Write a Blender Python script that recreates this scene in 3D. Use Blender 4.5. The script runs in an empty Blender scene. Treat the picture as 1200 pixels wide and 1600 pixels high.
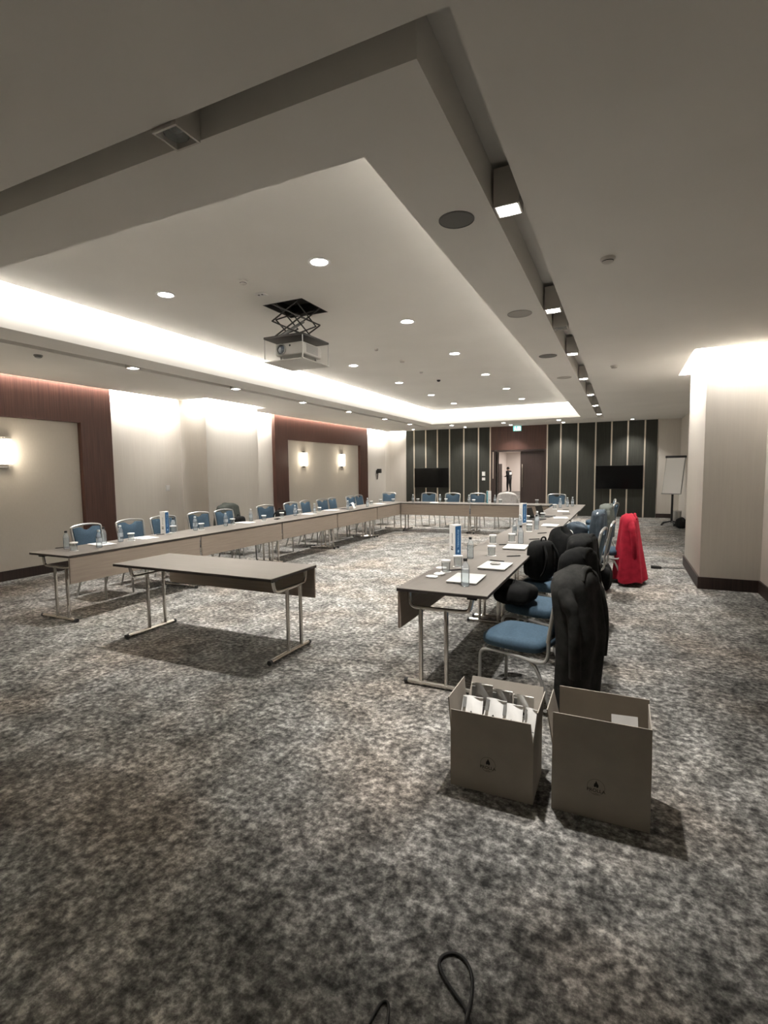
import bpy, bmesh, math, random
from mathutils import Vector, Matrix
random.seed(7)
S = bpy.context.scene
COL = S.collection
PI = math.pi

# ------------------------------------------------------------------ camera, world, exposure
cam = bpy.data.objects.new('camera', bpy.data.cameras.new('camera'))
COL.objects.link(cam)
cam.data.sensor_fit = 'VERTICAL'
cam.data.sensor_height = 36.0
cam.data.lens = 36.0 * 794.32 / 1600.0
cam.data.clip_start = 0.05
right = Vector((0.90572, 0.42370, -0.01202))
down = Vector((0.02397, -0.07952, -0.99655))
fwd = Vector((-0.42320, 0.90230, -0.08218))
cam.matrix_world = Matrix(((right.x, -down.x, -fwd.x, 0.0),
                           (right.y, -down.y, -fwd.y, 0.0),
                           (right.z, -down.z, -fwd.z, 1.6),
                           (0, 0, 0, 1)))
S.camera = cam
W = bpy.data.worlds.new('world')
S.world = W
W.use_nodes = True
W.node_tree.nodes['Background'].inputs[0].default_value = (0.9, 0.95, 1.0, 1)
W.node_tree.nodes['Background'].inputs[1].default_value = 0.02
S.view_settings.view_transform = 'Standard'
S.view_settings.look = 'None'
S.view_settings.gamma = 1.0
S.view_settings.use_curve_mapping = False
S.view_settings.exposure = 0.82
SPOT_TRAY, SPOT_SLOT, STRIP_TRAY, STRIP_WALL = 285.0, 270.0, 15.0, 27.0   # W, W, W per metre, W per metre
LIGHT_COL = (1.0, 0.965, 0.92)

# ------------------------------------------------------------------ room measures (metres)
CZ = 3.07                      # soffit height
XL, YF, XR, YB = -8.40, 18.10, 1.60, -1.6
TX0, TX1, TY0, TY1 = -5.66, -1.14, 2.255, 15.88     # raised tray opening
PZ = 3.50                      # raised ceiling panel

# ------------------------------------------------------------------ materials
def mat(name, col, rough=0.6, metal=0.0, spec=0.4, nodes=None, **kw):
    m = bpy.data.materials.new(name)
    m.use_nodes = True
    b = m.node_tree.nodes['Principled BSDF']
    b.inputs['Base Color'].default_value = (*col, 1)
    b.inputs['Roughness'].default_value = rough
    b.inputs['Metallic'].default_value = metal
    b.inputs['Specular IOR Level'].default_value = spec
    for k, v in kw.items():
        b.inputs[k].default_value = v
    if nodes:
        nodes(m.node_tree, b)
    return m

BIGX = 0.0
def coords(nt, scale=(1, 1, 1), kind='Object', loc=(0, 0, 0)):
    t = nt.nodes.new('ShaderNodeTexCoord')
    mp = nt.nodes.new('ShaderNodeMapping')
    mp.inputs['Scale'].default_value = scale
    mp.inputs['Location'].default_value = loc
    nt.links.new(t.outputs[kind], mp.inputs['Vector'])
    return mp.outputs['Vector']

def noise(nt, vec, scale, detail=3, rough=0.55):
    n = nt.nodes.new('ShaderNodeTexNoise')
    n.inputs['Scale'].default_value = scale
    n.inputs['Detail'].default_value = detail
    n.inputs['Roughness'].default_value = rough
    nt.links.new(vec, n.inputs['Vector'])
    return n.outputs['Fac']

def ramp(nt, fac, stops):
    r = nt.nodes.new('ShaderNodeValToRGB')
    e = r.color_ramp.elements
    while len(e) < len(stops):
        e.new(0.5)
    for i, (p, c) in enumerate(stops):
        e[i].position = p
        e[i].color = (*c, 1) if len(c) == 3 else c
    nt.links.new(fac, r.inputs['Fac'])
    return r.outputs['Color']

def mix(nt, fac, a, b, mode='MIX'):
    n = nt.nodes.new('ShaderNodeMix')
    n.data_type = 'RGBA'
    n.blend_type = mode
    for sock, v in ((n.inputs[0], fac), (n.inputs[6], a), (n.inputs[7], b)):
        if isinstance(v, (int, float)):
            sock.default_value = v
        elif isinstance(v, tuple):
            sock.default_value = (*v, 1)
        else:
            nt.links.new(v, sock)
    return n.outputs[2]

def bump(nt, b, h, strength=0.3, dist=0.01):
    n = nt.nodes.new('ShaderNodeBump')
    n.inputs['Strength'].default_value = strength
    n.inputs['Distance'].default_value = dist
    nt.links.new(h, n.inputs['Height'])
    nt.links.new(n.outputs['Normal'], b.inputs['Normal'])

def n_carpet(nt, b):
    v = coords(nt)
    big = noise(nt, coords(nt, loc=(BIGX, 0.0, 0.0)), 0.45, 3, 0.6)
    mid = noise(nt, coords(nt, (1, 0.8, 1)), 5.5, 4, 0.6)
    blot = noise(nt, v, 26, 5, 0.66)
    hair = noise(nt, v, 85, 2, 0.7)
    base = ramp(nt, mid, [(0.33, (0.095, 0.094, 0.089)), (0.5, (0.18, 0.178, 0.169)), (0.66, (0.28, 0.277, 0.266))])
    f2 = ramp(nt, blot, [(0.36, (0.25, 0.25, 0.25)), (0.46, (0.64, 0.64, 0.635)), (0.54, (1.15, 1.15, 1.14)), (0.64, (2.1, 2.09, 2.06))])
    c = mix(nt, 0.92, base, f2, 'MULTIPLY')
    tint = ramp(nt, big, [(0.36, (0.62, 0.615, 0.61)), (0.5, (1.0, 0.99, 0.98)), (0.64, (1.28, 1.27, 1.25))])
    c = mix(nt, 0.9, c, tint, 'MULTIPLY')
    br = ramp(nt, noise(nt, v, 1.1, 2, 0.5), [(0.45, (1, 1, 1)), (0.65, (1.05, 0.965, 0.9))])
    c = mix(nt, 1.0, c, br, 'MULTIPLY')
    h2 = ramp(nt, hair, [(0.3, (0.62, 0.62, 0.62)), (0.7, (1.38, 1.38, 1.38))])
    c = mix(nt, 0.7, c, h2, 'MULTIPLY')
    nt.links.new(c, b.inputs['Base Color'])
    bump(nt, b, hair, 0.4, 0.004)

def n_wood(c0, c1, sc=(60, 60, 1.2), k=0.15):
    def f(nt, b):
        v = coords(nt, sc)
        a = noise(nt, v, 1.0, 4, 0.6)
        nt.links.new(ramp(nt, a, [(0.3, c0), (0.7, c1)]), b.inputs['Base Color'])
        bump(nt, b, a, k, 0.002)
    return f

def n_weave(c0, c1, sc=(30, 30, 2.0), k=0.2):
    def f(nt, b):
        a = noise(nt, coords(nt, sc), 2.0, 3, 0.6)
        h = noise(nt, coords(nt), 150, 1, 0.5)
        nt.links.new(ramp(nt, a, [(0.25, c0), (0.75, c1)]), b.inputs['Base Color'])
        bump(nt, b, h, k, 0.002)
    return f

def n_fabric(c0, c1, sc=40):
    def f(nt, b):
        a = noise(nt, coords(nt), sc, 3, 0.6)
        nt.links.new(ramp(nt, a, [(0.3, c0), (0.7, c1)]), b.inputs['Base Color'])
        bump(nt, b, a, 0.2, 0.002)
    return f

def emit(name, col, strength):
    m = bpy.data.materials.new(name)
    m.use_nodes = True
    nt = m.node_tree
    nt.nodes.remove(nt.nodes['Principled BSDF'])
    e = nt.nodes.new('ShaderNodeEmission')
    e.inputs[0].default_value = (*col, 1)
    e.inputs[1].default_value = strength
    nt.links.new(e.outputs[0], nt.nodes['Material Output'].inputs[0])
    return m

def clear(name, tint, opacity, rough=0.03):
    """thin clear plastic or glass: mostly see-through, a little haze, mirror gloss by facing angle"""
    m = bpy.data.materials.new(name)
    m.use_nodes = True
    nt = m.node_tree
    nt.nodes.remove(nt.nodes['Principled BSDF'])
    tr = nt.nodes.new('ShaderNodeBsdfTransparent')
    tr.inputs[0].default_value = (*tint, 1)
    df = nt.nodes.new('ShaderNodeBsdfDiffuse')
    df.inputs[0].default_value = (0.75, 0.8, 0.84, 1)
    gl = nt.nodes.new('ShaderNodeBsdfGlossy')
    gl.inputs['Roughness'].default_value = rough
    lw = nt.nodes.new('ShaderNodeLayerWeight')
    lw.inputs[0].default_value = 0.12
    m1 = nt.nodes.new('ShaderNodeMixShader')
    m1.inputs[0].default_value = opacity
    nt.links.new(tr.outputs[0], m1.inputs[1])
    nt.links.new(df.outputs[0], m1.inputs[2])
    m2 = nt.nodes.new('ShaderNodeMixShader')
    nt.links.new(lw.outputs['Fresnel'], m2.inputs[0])
    nt.links.new(m1.outputs[0], m2.inputs[1])
    nt.links.new(gl.outputs[0], m2.inputs[2])
    nt.links.new(m2.outputs[0], nt.nodes['Material Output'].inputs[0])
    return m

def n_plaster(c0, c1):
    def f(nt, b):
        a = noise(nt, coords(nt), 1.2, 3, 0.5)
        nt.links.new(ramp(nt, a, [(0.3, c0), (0.7, c1)]), b.inputs['Base Color'])
        bump(nt, b, noise(nt, coords(nt), 90, 2, 0.5), 0.06, 0.002)
    return f

M = dict(
    carpet=mat('carpet', (0.2, 0.2, 0.2), 0.95, spec=0.1, nodes=n_carpet),
    ceiling=mat('ceiling_paint', (0.6, 0.57, 0.53), 0.9, spec=0.1, nodes=n_plaster((0.76, 0.74, 0.7), (0.8, 0.78, 0.74))),
    wall=mat('beige_wallcovering', (0.5, 0.46, 0.41), 0.85, spec=0.15, nodes=n_weave((0.56, 0.525, 0.475), (0.6, 0.565, 0.51), (22, 22, 0.8))),
    panelcloth=mat('beige_panel_cloth', (0.48, 0.45, 0.4), 0.9, spec=0.1, nodes=n_weave((0.58, 0.54, 0.48), (0.62, 0.58, 0.52), (40, 40, 8))),
    mahogany=mat('mahogany_veneer', (0.09, 0.04, 0.03), 0.45, nodes=n_wood((0.05, 0.022, 0.016), (0.11, 0.05, 0.036))),
    darkwood=mat('dark_stained_wood', (0.035, 0.022, 0.018), 0.5, nodes=n_wood((0.022, 0.014, 0.012), (0.045, 0.027, 0.022))),
    greenpanel=mat('dark_green_wall_cloth', (0.04, 0.043, 0.035), 0.85, spec=0.2, nodes=n_weave((0.027, 0.028, 0.023), (0.05, 0.05, 0.042), (50, 50, 1.0))),
    champagne=mat('champagne_metal', (0.62, 0.55, 0.46), 0.4, 0.7),
    laminate=mat('taupe_laminate', (0.33, 0.285, 0.245), 0.48, spec=0.3, nodes=n_wood((0.13, 0.117, 0.104), (0.15, 0.135, 0.12), (3, 60, 60), 0.02)),
    panellam=mat('taupe_laminate_panel', (0.26, 0.21, 0.17), 0.5, spec=0.35, nodes=n_wood((0.235, 0.19, 0.155), (0.285, 0.235, 0.19), (3, 60, 60), 0.02)),
    edge=mat('dark_edge_band', (0.03, 0.024, 0.02), 0.5),
    chrome=mat('chrome_tube', (0.62, 0.59, 0.55), 0.22, 1.0),
    silver=mat('silver_paint', (0.4, 0.395, 0.375), 0.36, 0.65),
    blackplastic=mat('black_plastic', (0.012, 0.012, 0.012), 0.45),
    blue=mat('blue_upholstery', (0.07, 0.12, 0.17), 0.8, spec=0.25, nodes=n_fabric((0.036, 0.064, 0.092), (0.05, 0.086, 0.122), 60)),
    blackcloth=mat('black_cloth', (0.012, 0.012, 0.012), 0.9, spec=0.15, nodes=n_fabric((0.005, 0.0053, 0.0052), (0.011, 0.011, 0.0105), 18)),
    charcoal=mat('charcoal_wool', (0.03, 0.03, 0.028), 0.95, spec=0.1, nodes=n_fabric((0.014, 0.014, 0.013), (0.03, 0.0295, 0.0275), 14)),
    olive=mat('grey_green_cloth', (0.09, 0.1, 0.09), 0.9, spec=0.1, nodes=n_fabric((0.06, 0.067, 0.06), (0.085, 0.092, 0.082), 18)),
    denim=mat('blue_grey_cloth', (0.1, 0.14, 0.18), 0.9, spec=0.1, nodes=n_fabric((0.05, 0.066, 0.082), (0.075, 0.095, 0.115), 14)),
    red=mat('red_wool', (0.42, 0.012, 0.03), 0.85, spec=0.15, nodes=n_fabric((0.2, 0.006, 0.016), (0.29, 0.011, 0.026), 14)),
    pale=mat('pale_grey_cloth', (0.38, 0.36, 0.34), 0.9, spec=0.1, nodes=n_fabric((0.33, 0.31, 0.29), (0.42, 0.4, 0.38), 30)),
    card=mat('cardboard', (0.2, 0.175, 0.145), 0.9, spec=0.15, nodes=n_fabric((0.33, 0.3, 0.26), (0.37, 0.335, 0.29), 8)),
    cardin=mat('cardboard_inside', (0.3, 0.24, 0.18), 0.9, spec=0.15, nodes=n_fabric((0.26, 0.21, 0.16), (0.33, 0.27, 0.2), 8)),
    ink=mat('black_ink', (0.012, 0.011, 0.01), 0.7),
    ink2=mat('faint_ink', (0.11, 0.1, 0.085), 0.8),
    foil=mat('white_foil', (0.8, 0.78, 0.74), 0.35, 0.0, nodes=n_fabric((0.78, 0.77, 0.74), (0.84, 0.83, 0.8), 12)),
    foilgrey_shade=mat('grey_foil_and_shade', (0.36, 0.35, 0.33), 0.35, 0.3),  # silver on the wrapper; on the back pouches it is painted flap shade
    paper=mat('white_paper', (0.8, 0.79, 0.77), 0.8),
    whiteplastic=mat('white_plastic', (0.7, 0.69, 0.67), 0.4),
    greyplastic=mat('grey_plastic', (0.3, 0.3, 0.29), 0.5),
    laptop=mat('pale_silver_shell', (0.66, 0.66, 0.63), 0.4, 0.2),
    screen=mat('black_glass_screen', (0.004, 0.004, 0.004), 0.1, spec=0.22),
    banner_blue=mat('blue_print', (0.012, 0.1, 0.26), 0.5),
    banner_teal=mat('teal_print', (0.03, 0.25, 0.3), 0.5),
    banner_text=mat('pale_blue_print', (0.45, 0.68, 0.85), 0.6),
    greytext=mat('grey_print', (0.2, 0.2, 0.19), 0.7),
    grille=mat('speaker_grille', (0.16, 0.155, 0.145), 0.7),
    grillepale=mat('pale_grille', (0.4, 0.38, 0.35), 0.7),
    fixture=mat('lamp_housing', (0.6, 0.57, 0.53), 0.6),
    lamp=emit('lit_lens', (1.0, 0.96, 0.9), 30.0),
    sconce=emit('lit_frosted_glass', (1.0, 0.93, 0.8), 7.0),
    exit_green=emit('exit_lit_green', (0.12, 0.75, 0.6), 1.1),
    exit_white=emit('exit_lit_white', (0.8, 1.0, 0.97), 2.6),
    bottle=clear('clear_bottle_plastic', (0.95, 0.97, 0.98), 0.2, 0.08),
    glass=clear('clear_glass', (0.96, 0.98, 0.98), 0.12),
    acrylic=clear('clear_acrylic', (0.96, 0.97, 0.97), 0.04),
    lens=mat('projector_lens', (0.02, 0.03, 0.05), 0.08, spec=0.8),
    lift=mat('dark_steel', (0.055, 0.052, 0.048), 0.5, 0.5),
    projector=mat('projector_shell', (0.55, 0.54, 0.51), 0.45),
    skin=mat('skin', (0.42, 0.27, 0.2), 0.6),
    hair=mat('dark_hair', (0.015, 0.012, 0.01), 0.7),
    jacket=mat('dark_jacket', (0.022, 0.022, 0.024), 0.85),
    trousers=mat('black_trousers', (0.01, 0.01, 0.011), 0.85),
    shoe=mat('black_shoe', (0.008, 0.008, 0.008), 0.4),
    corridor=mat('corridor_paint', (0.72, 0.66, 0.62), 0.9, spec=0.1),
    liquid=clear('water', (0.94, 0.97, 0.98), 0.05),
)

# ------------------------------------------------------------------ mesh helpers
class MB:
    def __init__(self):
        self.v, self.f, self.mi = [], [], []
        self.X = Matrix.Identity(4)
    def add(self, vs, fs, mi=0):
        o = len(self.v)
        self.v += [tuple(self.X @ Vector(p)) for p in vs]
        self.f += [tuple(i + o for i in f) for f in fs]
        self.mi += [mi] * len(fs)
        return self
    def box(self, x0, x1, y0, y1, z0, z1, mi=0):
        vs = [(x, y, z) for z in (z0, z1) for y in (y0, y1) for x in (x0, x1)]
        return self.add(vs, [(0, 2, 3, 1), (4, 5, 7, 6), (0, 1, 5, 4), (2, 6, 7, 3), (0, 4, 6, 2), (1, 3, 7, 5)], mi)
    def rbox(self, x0, x1, y0, y1, z0, z1, r=0.01, seg=2, mi=0):
        bm = bmesh.new()
        bmesh.ops.create_cube(bm, size=1.0, matrix=Matrix.Translation(((x0+x1)/2, (y0+y1)/2, (z0+z1)/2)) @ Matrix.Diagonal((x1-x0, y1-y0, z1-z0, 1)))
        bmesh.ops.bevel(bm, geom=bm.edges[:], offset=r, segments=seg, affect='EDGES', profile=0.5)
        bm.verts.index_update()
        vs = [tuple(v.co) for v in bm.verts]
        fs = [tuple(v.index for v in f.verts) for f in bm.faces]
        bm.free()
        return self.add(vs, fs, mi)
    def tube(self, pts, r, seg=8, mi=0, closed=False, smooth=0):
        P = [Vector(p) for p in pts]
        for _ in range(smooth):                                    # corner cutting
            Q = [P[0]]
            for a, b in zip(P[:-1], P[1:]):
                Q += [a.lerp(b, 0.25), a.lerp(b, 0.75)]
            Q.append(P[-1])
            P = Q
        n = len(P)
        rr = r if isinstance(r, (list, tuple)) else None
        vs, fs, up = [], [], None
        for i, p in enumerate(P):
            t = (P[min(i+1, n-1)] - P[max(i-1, 0)]).normalized() if not closed else (P[(i+1) % n] - P[i-1]).normalized()
            if up is None:
                up = t.orthogonal().normalized()
            else:
                up = (up - t * up.dot(t))
                up = up.normalized() if up.length > 1e-6 else t.orthogonal().normalized()
            w = t.cross(up)
            ri = rr[min(i, len(rr)-1)] if rr else r
            for k in range(seg):
                a = 2*PI*k/seg
                vs.append(tuple(p + (up*math.cos(a) + w*math.sin(a))*ri))
        for i in range(n if closed else n-1):
            for k in range(seg):
                a, b = i*seg + k, i*seg + (k+1) % seg
                c, d = ((i+1) % n)*seg + (k+1) % seg, ((i+1) % n)*seg + k
                fs.append((a, b, c, d))
        if not closed:
            fs.append(tuple(range(seg))[::-1])
            fs.append(tuple(range((n-1)*seg, n*seg)))
        return self.add(vs, fs, mi)
    def lathe(self, prof, seg=16, mi=0, c=(0, 0, 0), cap=True):
        vs, fs = [], []
        for r, z in prof:
            for k in range(seg):
                a = 2*PI*k/seg
                vs.append((c[0] + r*math.cos(a), c[1] + r*math.sin(a), c[2] + z))
        for i in range(len(prof)-1):
            for k in range(seg):
                a, b = i*seg + k, i*seg + (k+1) % seg
                fs.append((a, b, b+seg, a+seg))
        cap = cap and prof[0] != prof[-1]
        if cap and prof[0][0] > 1e-5: fs.append(tuple(range(seg))[::-1])
        if cap and prof[-1][0] > 1e-5: fs.append(tuple(range((len(prof)-1)*seg, len(prof)*seg)))
        return self.add(vs, fs, mi)
    def grid(self, fn, nu, nv, mi=0, wrap_u=False, cap=False):
        vs = [fn(i/(nu if wrap_u else nu-1), j/(nv-1)) for j in range(nv) for i in range(nu)]
        fs = []
        for j in range(nv-1):
            for i in range(nu if wrap_u else nu-1):
                a, b = j*nu + i, j*nu + (i+1) % nu
                fs.append((a, b, b+nu, a+nu))
        if cap:
            fs.append(tuple(range(nu))[::-1])
            fs.append(tuple(range((nv-1)*nu, nv*nu)))
        return self.add(vs, fs, mi)
    def prism(self, outline, axis_vec, mi=0):
        """closed outline (3-D points) pushed along a vector"""
        n = len(outline)
        A = [Vector(p) for p in outline]
        B = [p + Vector(axis_vec) for p in A]
        fs = [tuple(range(n))[::-1], tuple(range(n, 2*n))] + [(i, (i+1) % n, n + (i+1) % n, n+i) for i in range(n)]
        return self.add([tuple(p) for p in A+B], fs, mi)
    def build(self, name, ms, parent=None, sharp=35, fix=True):
        me = bpy.data.meshes.new(name)
        me.from_pydata(self.v, [], self.f)
        for m in (ms if isinstance(ms, (list, tuple)) else [ms]):
            me.materials.append(m)
        if any(self.mi):
            me.polygons.foreach_set('material_index', self.mi)
        if fix:
            bm = bmesh.new(); bm.from_mesh(me)
            bmesh.ops.recalc_face_normals(bm, faces=bm.faces[:])
            bm.to_mesh(me); bm.free()
        me.polygons.foreach_set('use_smooth', [True]*len(me.polygons))
        me.set_sharp_from_angle(angle=math.radians(sharp))
        me.update()
        o = bpy.data.objects.new(name, me)
        COL.objects.link(o)
        if parent is not None:
            o.parent = parent
        return o

def tag(o, label, cat, group=None):
    o['label'] = label
    o['category'] = cat
    if group: o['group'] = group
    return o

def thing(name, label, cat, loc=(0, 0, 0), rz=0.0, group=None):
    o = bpy.data.objects.new(name, None)
    o.empty_display_size = 0.1
    COL.objects.link(o)
    o.location = loc
    o.rotation_euler = (0, 0, rz)
    return tag(o, label, cat, group)

def struct(o):
    o['kind'] = 'structure'
    return o

def dup(root, label, loc, rz=None, group=None):
    def cp(o, par):
        c = o.copy()
        COL.objects.link(c)
        if par is not None: c.parent = par
        for ch in o.children: cp(ch, c)
        return c
    c = cp(root, None)
    c['label'] = label
    c.location = loc
    if rz is not None: c.rotation_euler = (0, 0, rz)
    if group: c['group'] = group
    return c

def text(name, body, size, m, parent, loc, rot, extrude=0.0005, align='CENTER'):
    cu = bpy.data.curves.new(name, 'FONT')
    cu.body = body
    cu.size = size
    cu.extrude = extrude
    cu.align_x = align
    cu.align_y = 'CENTER'
    cu.resolution_u = 3
    cu.materials.append(m)
    tmp = bpy.data.objects.new(name, cu)
    COL.objects.link(tmp)
    me = bpy.data.meshes.new_from_object(tmp.evaluated_get(bpy.context.evaluated_depsgraph_get()))
    bpy.data.objects.remove(tmp)
    o = bpy.data.objects.new(name, me)
    COL.objects.link(o)
    o.parent = parent
    o.location = loc
    o.rotation_euler = rot
    return o

def spot(parent, z, power, angle=115, blend=0.7, radius=0.045, name='spot_light'):
    l = bpy.data.lights.new(name, 'SPOT')
    l.energy = power
    l.spot_size = math.radians(angle)
    l.spot_blend = blend
    l.shadow_soft_size = radius
    l.color = LIGHT_COL
    o = bpy.data.objects.new(name, l)
    COL.objects.link(o)
    o.parent = parent
    o.location = (0, 0, z)
    return o

def strip_light(x0, y0, x1, y1, wx, wy, z, power_m, width=0.03, tilt=40.0, spread=95.0, col=LIGHT_COL):
    """LED strip hidden in a ceiling gap, shining down and tilted to the wall on its (wx, wy) side"""
    L = math.hypot(x1-x0, y1-y0)
    l = bpy.data.lights.new('strip_light', 'AREA')
    l.shape = 'RECTANGLE'
    l.size = L
    l.size_y = width
    l.energy = power_m*L
    l.color = col
    o = bpy.data.objects.new('strip_light', l)
    COL.objects.link(o)
    o.location = ((x0+x1)/2, (y0+y1)/2, z)
    a = math.atan2(y1-y0, x1-x0)
    sg = 1.0 if -math.sin(a)*wx + math.cos(a)*wy > 0 else -1.0
    l.spread = math.radians(spread)
    o.rotation_euler = (sg*math.radians(tilt), 0, a)
    return o

ORD = ['first', 'second', 'third', 'fourth', 'fifth', 'sixth', 'seventh', 'eighth', 'ninth', 'tenth', 'eleventh', 'twelfth', 'thirteenth', 'fourteenth']

# ------------------------------------------------------------------ setting: floor, walls
struct(MB().box(XL-0.3, XR+0.3, YB-0.2, YF+0.2, -0.1, 0).build('floor', M['carpet']))
struct(MB().box(XL-0.15, XL, YB, YF, 0, 3.32).build('wall_left', M['wall']))
struct(MB().box(XR, XR+0.15, YB, YF, 0, 3.32).build('wall_right', M['wall']))
struct(MB().box(XL-0.15, XR+0.15, YB-0.15, YB, 0, 3.32).build('wall_front', M['wall']))
# piers
struct(MB().box(XL, -7.70, 7.93, 9.55, 0, 3.32).build('pillar_left', M['wall']))
struct(MB().box(0.945, XR, 7.71, 9.50, 0, 3.32).build('pillar_right', M['wall']))

# soffit ring, with the tray opening, the lighting slot and the gaps along the walls
cl = MB()
SXi0, SXo0, SXi1, SXo1 = -6.14, -6.31, -0.705, -0.535
SYi0, SYo0, SYi1, SYo1 = 1.825, 1.675, 16.40, 16.56
T = 0.14
def slab(x0, x1, y0, y1, z0=CZ, z1=CZ+T): cl.box(x0, x1, y0, y1, z0, z1)
slab(SXi0, TX0, SYi0, SYi1); slab(TX1, SXi1, SYi0, SYi1)
slab(TX0, TX1, SYi0, TY0); slab(TX0, TX1, TY1, SYi1)
slab(SXo0, SXo1, YB, SYo0)                                # near field, in front of slot
slab(SXo0, SXo1, SYo1, YF)
EDGE = -8.22
slab(EDGE, SXo0, YB, 7.80); slab(-7.53, SXo0, 7.80, 9.70); slab(EDGE, SXo0, 9.70, YF-0.12)
slab(-7.52, SXo0, YF-0.12, YF)
slab(SXo1, 0.785, YB, YF); slab(0.785, XR, YB, 7.60); slab(0.785, XR, 9.62, YF)
# slot: inner walls and lid
for a in ((SXo0-0.02, SXo0, SYo0, SYo1), (SXo1, SXo1+0.02, SYo0, SYo1), (SXi0, SXi0+0.02, SYi0, SYi1), (SXi1-0.02, SXi1, SYi0, SYi1),
          (SXo0, SXo1, SYo0-0.02, SYo0), (SXo0, SXo1, SYo1, SYo1+0.02), (SXi0, SXi1, SYi0, SYi0+0.02), (SXi1, SXi0, SYi1-0.02, SYi1)):
    cl.box(min(a[0], a[1]), max(a[0], a[1]), a[2], a[3], CZ+T, CZ+0.22)
for a in ((SXo0, SXi0, SYo0, SYo1), (SXi1, SXo1, SYo0, SYo1), (SXi0, SXi1, SYo0, SYi0), (SXi0, SXi1, SYi1, SYo1)):
    cl.box(a[0], a[1], a[2], a[3], CZ+0.22, CZ+0.24)
# lids over the wall gaps
cl.box(XL-0.15, SXo0-0.3, YB-0.15, YF+0.15, 3.32, 3.36)
cl.box(0.5, XR+0.15, YB-0.15, YF+0.15, 3.32, 3.36)
cl.box(-6.7, 0.6, YB-0.15, SYo0+0.02, 3.32, 3.36)
# back faces of the gaps
cl.box(EDGE+0.0, EDGE+0.02, YB, 7.80, CZ+T, 3.32); cl.box(EDGE, EDGE+0.02, 9.70, YF, CZ+T, 3.32); cl.box(-7.53, -7.51, 7.8, 9.7, CZ+T, 3.32)
cl.box(EDGE, -7.53, 7.78, 7.80, CZ+T, 3.32); cl.box(EDGE, -7.53, 9.70, 9.72, CZ+T, 3.32)
cl.box(0.765, 0.785, 7.6, 9.62, CZ+T, 3.32); cl.box(0.785, XR, 7.58, 7.60, CZ+T, 3.32); cl.box(0.785, XR, 9.62, 9.64, CZ+T, 3.32)
# tray sides, raised panel, lid above it
for a in ((TX0-0.05, TX0, TY0-0.05, TY1+0.05), (TX1, TX1+0.05, TY0-0.05, TY1+0.05), (TX0, TX1, TY0-0.05, TY0), (TX0, TX1, TY1, TY1+0.05)):
    cl.box(a[0], a[1], a[2], a[3], CZ+T, 3.75)
cl.box(TX0-0.05, TX1+0.05, TY0-0.05, TY1+0.05, 3.75, 3.79)
G = 0.08
HX0, HX1, HY0, HY1 = -3.79, -3.25, 4.86, 5.42            # projector hatch
cl.box(TX0+G, HX0, TY0+G, TY1-G, PZ, PZ+0.03); cl.box(HX1, TX1-G, TY0+G, TY1-G, PZ, PZ+0.03)
cl.box(HX0, HX1, TY0+G, HY0, PZ, PZ+0.03); cl.box(HX0, HX1, HY1, TY1-G, PZ, PZ+0.03)
struct(cl.build('ceiling', M['ceiling']))
# hidden LED strips
sz = 3.70
for a in ((TX0+0.112, TY0+0.1, TX0+0.112, TY1-0.1, -1, 0), (TX1-0.112, TY0+0.1, TX1-0.112, TY1-0.1, 1, 0), (TX0+0.1, TY0+0.112, TX1-0.1, TY0+0.112, 0, -1), (TX0+0.1, TY1-0.112, TX1-0.1, TY1-0.112, 0, 1)):
    strip_light(*a, sz, STRIP_TRAY, tilt=35.0, spread=180.0)
wz = 3.20
for a in ((-8.27, YB+0.1, -8.27, 7.75, -1, 0), (-8.27, 9.78, -8.27, YF-0.1, -1, 0), (-7.58, 7.9, -7.58, 9.6, -1, 0), (-8.2, 7.86, -7.6, 7.86, 0, 1), (-8.2, 9.63, -7.6, 9.63, 0, -1),
          (-8.2, YF-0.06, -7.56, YF-0.06, 0, 1), (0.84, 7.7, 0.84, 9.5, 1, 0), (0.9, 7.63, XR-0.05, 7.63, 0, 1), (0.9, 9.57, XR-0.05, 9.57, 0, -1)):
    strip_light(*a, wz, STRIP_WALL*(3.0 if a[0] > 0 else 1.0), tilt=60.0 if a[0] > 0 else 40.0, spread=175.0 if a[0] > 0 else 95.0)

# baseboards
def base(name, *boxes):
    b = MB()
    for q in boxes: b.box(*q)
    struct(b.build(name, M['darkwood']))
base('baseboard_left', (XL, XL+0.02, YB, 7.93, 0, 0.15), (XL, -7.68, 7.91, 7.93, 0, 0.15), (-7.70, -7.68, 7.91, 9.57, 0, 0.15), (XL, XL+0.02, 9.57, YF, 0, 0.15))
base('baseboard_right', (0.925, 0.945, 7.69, 9.52, 0, 0.155), (0.945, XR, 7.69, 7.71, 0, 0.155), (XR-0.02, XR, 9.52, YF, 0, 0.13), (XR-0.02, XR, YB, 7.69, 0, 0.155))
base('baseboard_far', (0.97, XR-0.02, YF-0.02, YF, 0, 0.13), (XL+0.02, -7.52, YF-0.02, YF, 0, 0.13))

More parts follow.
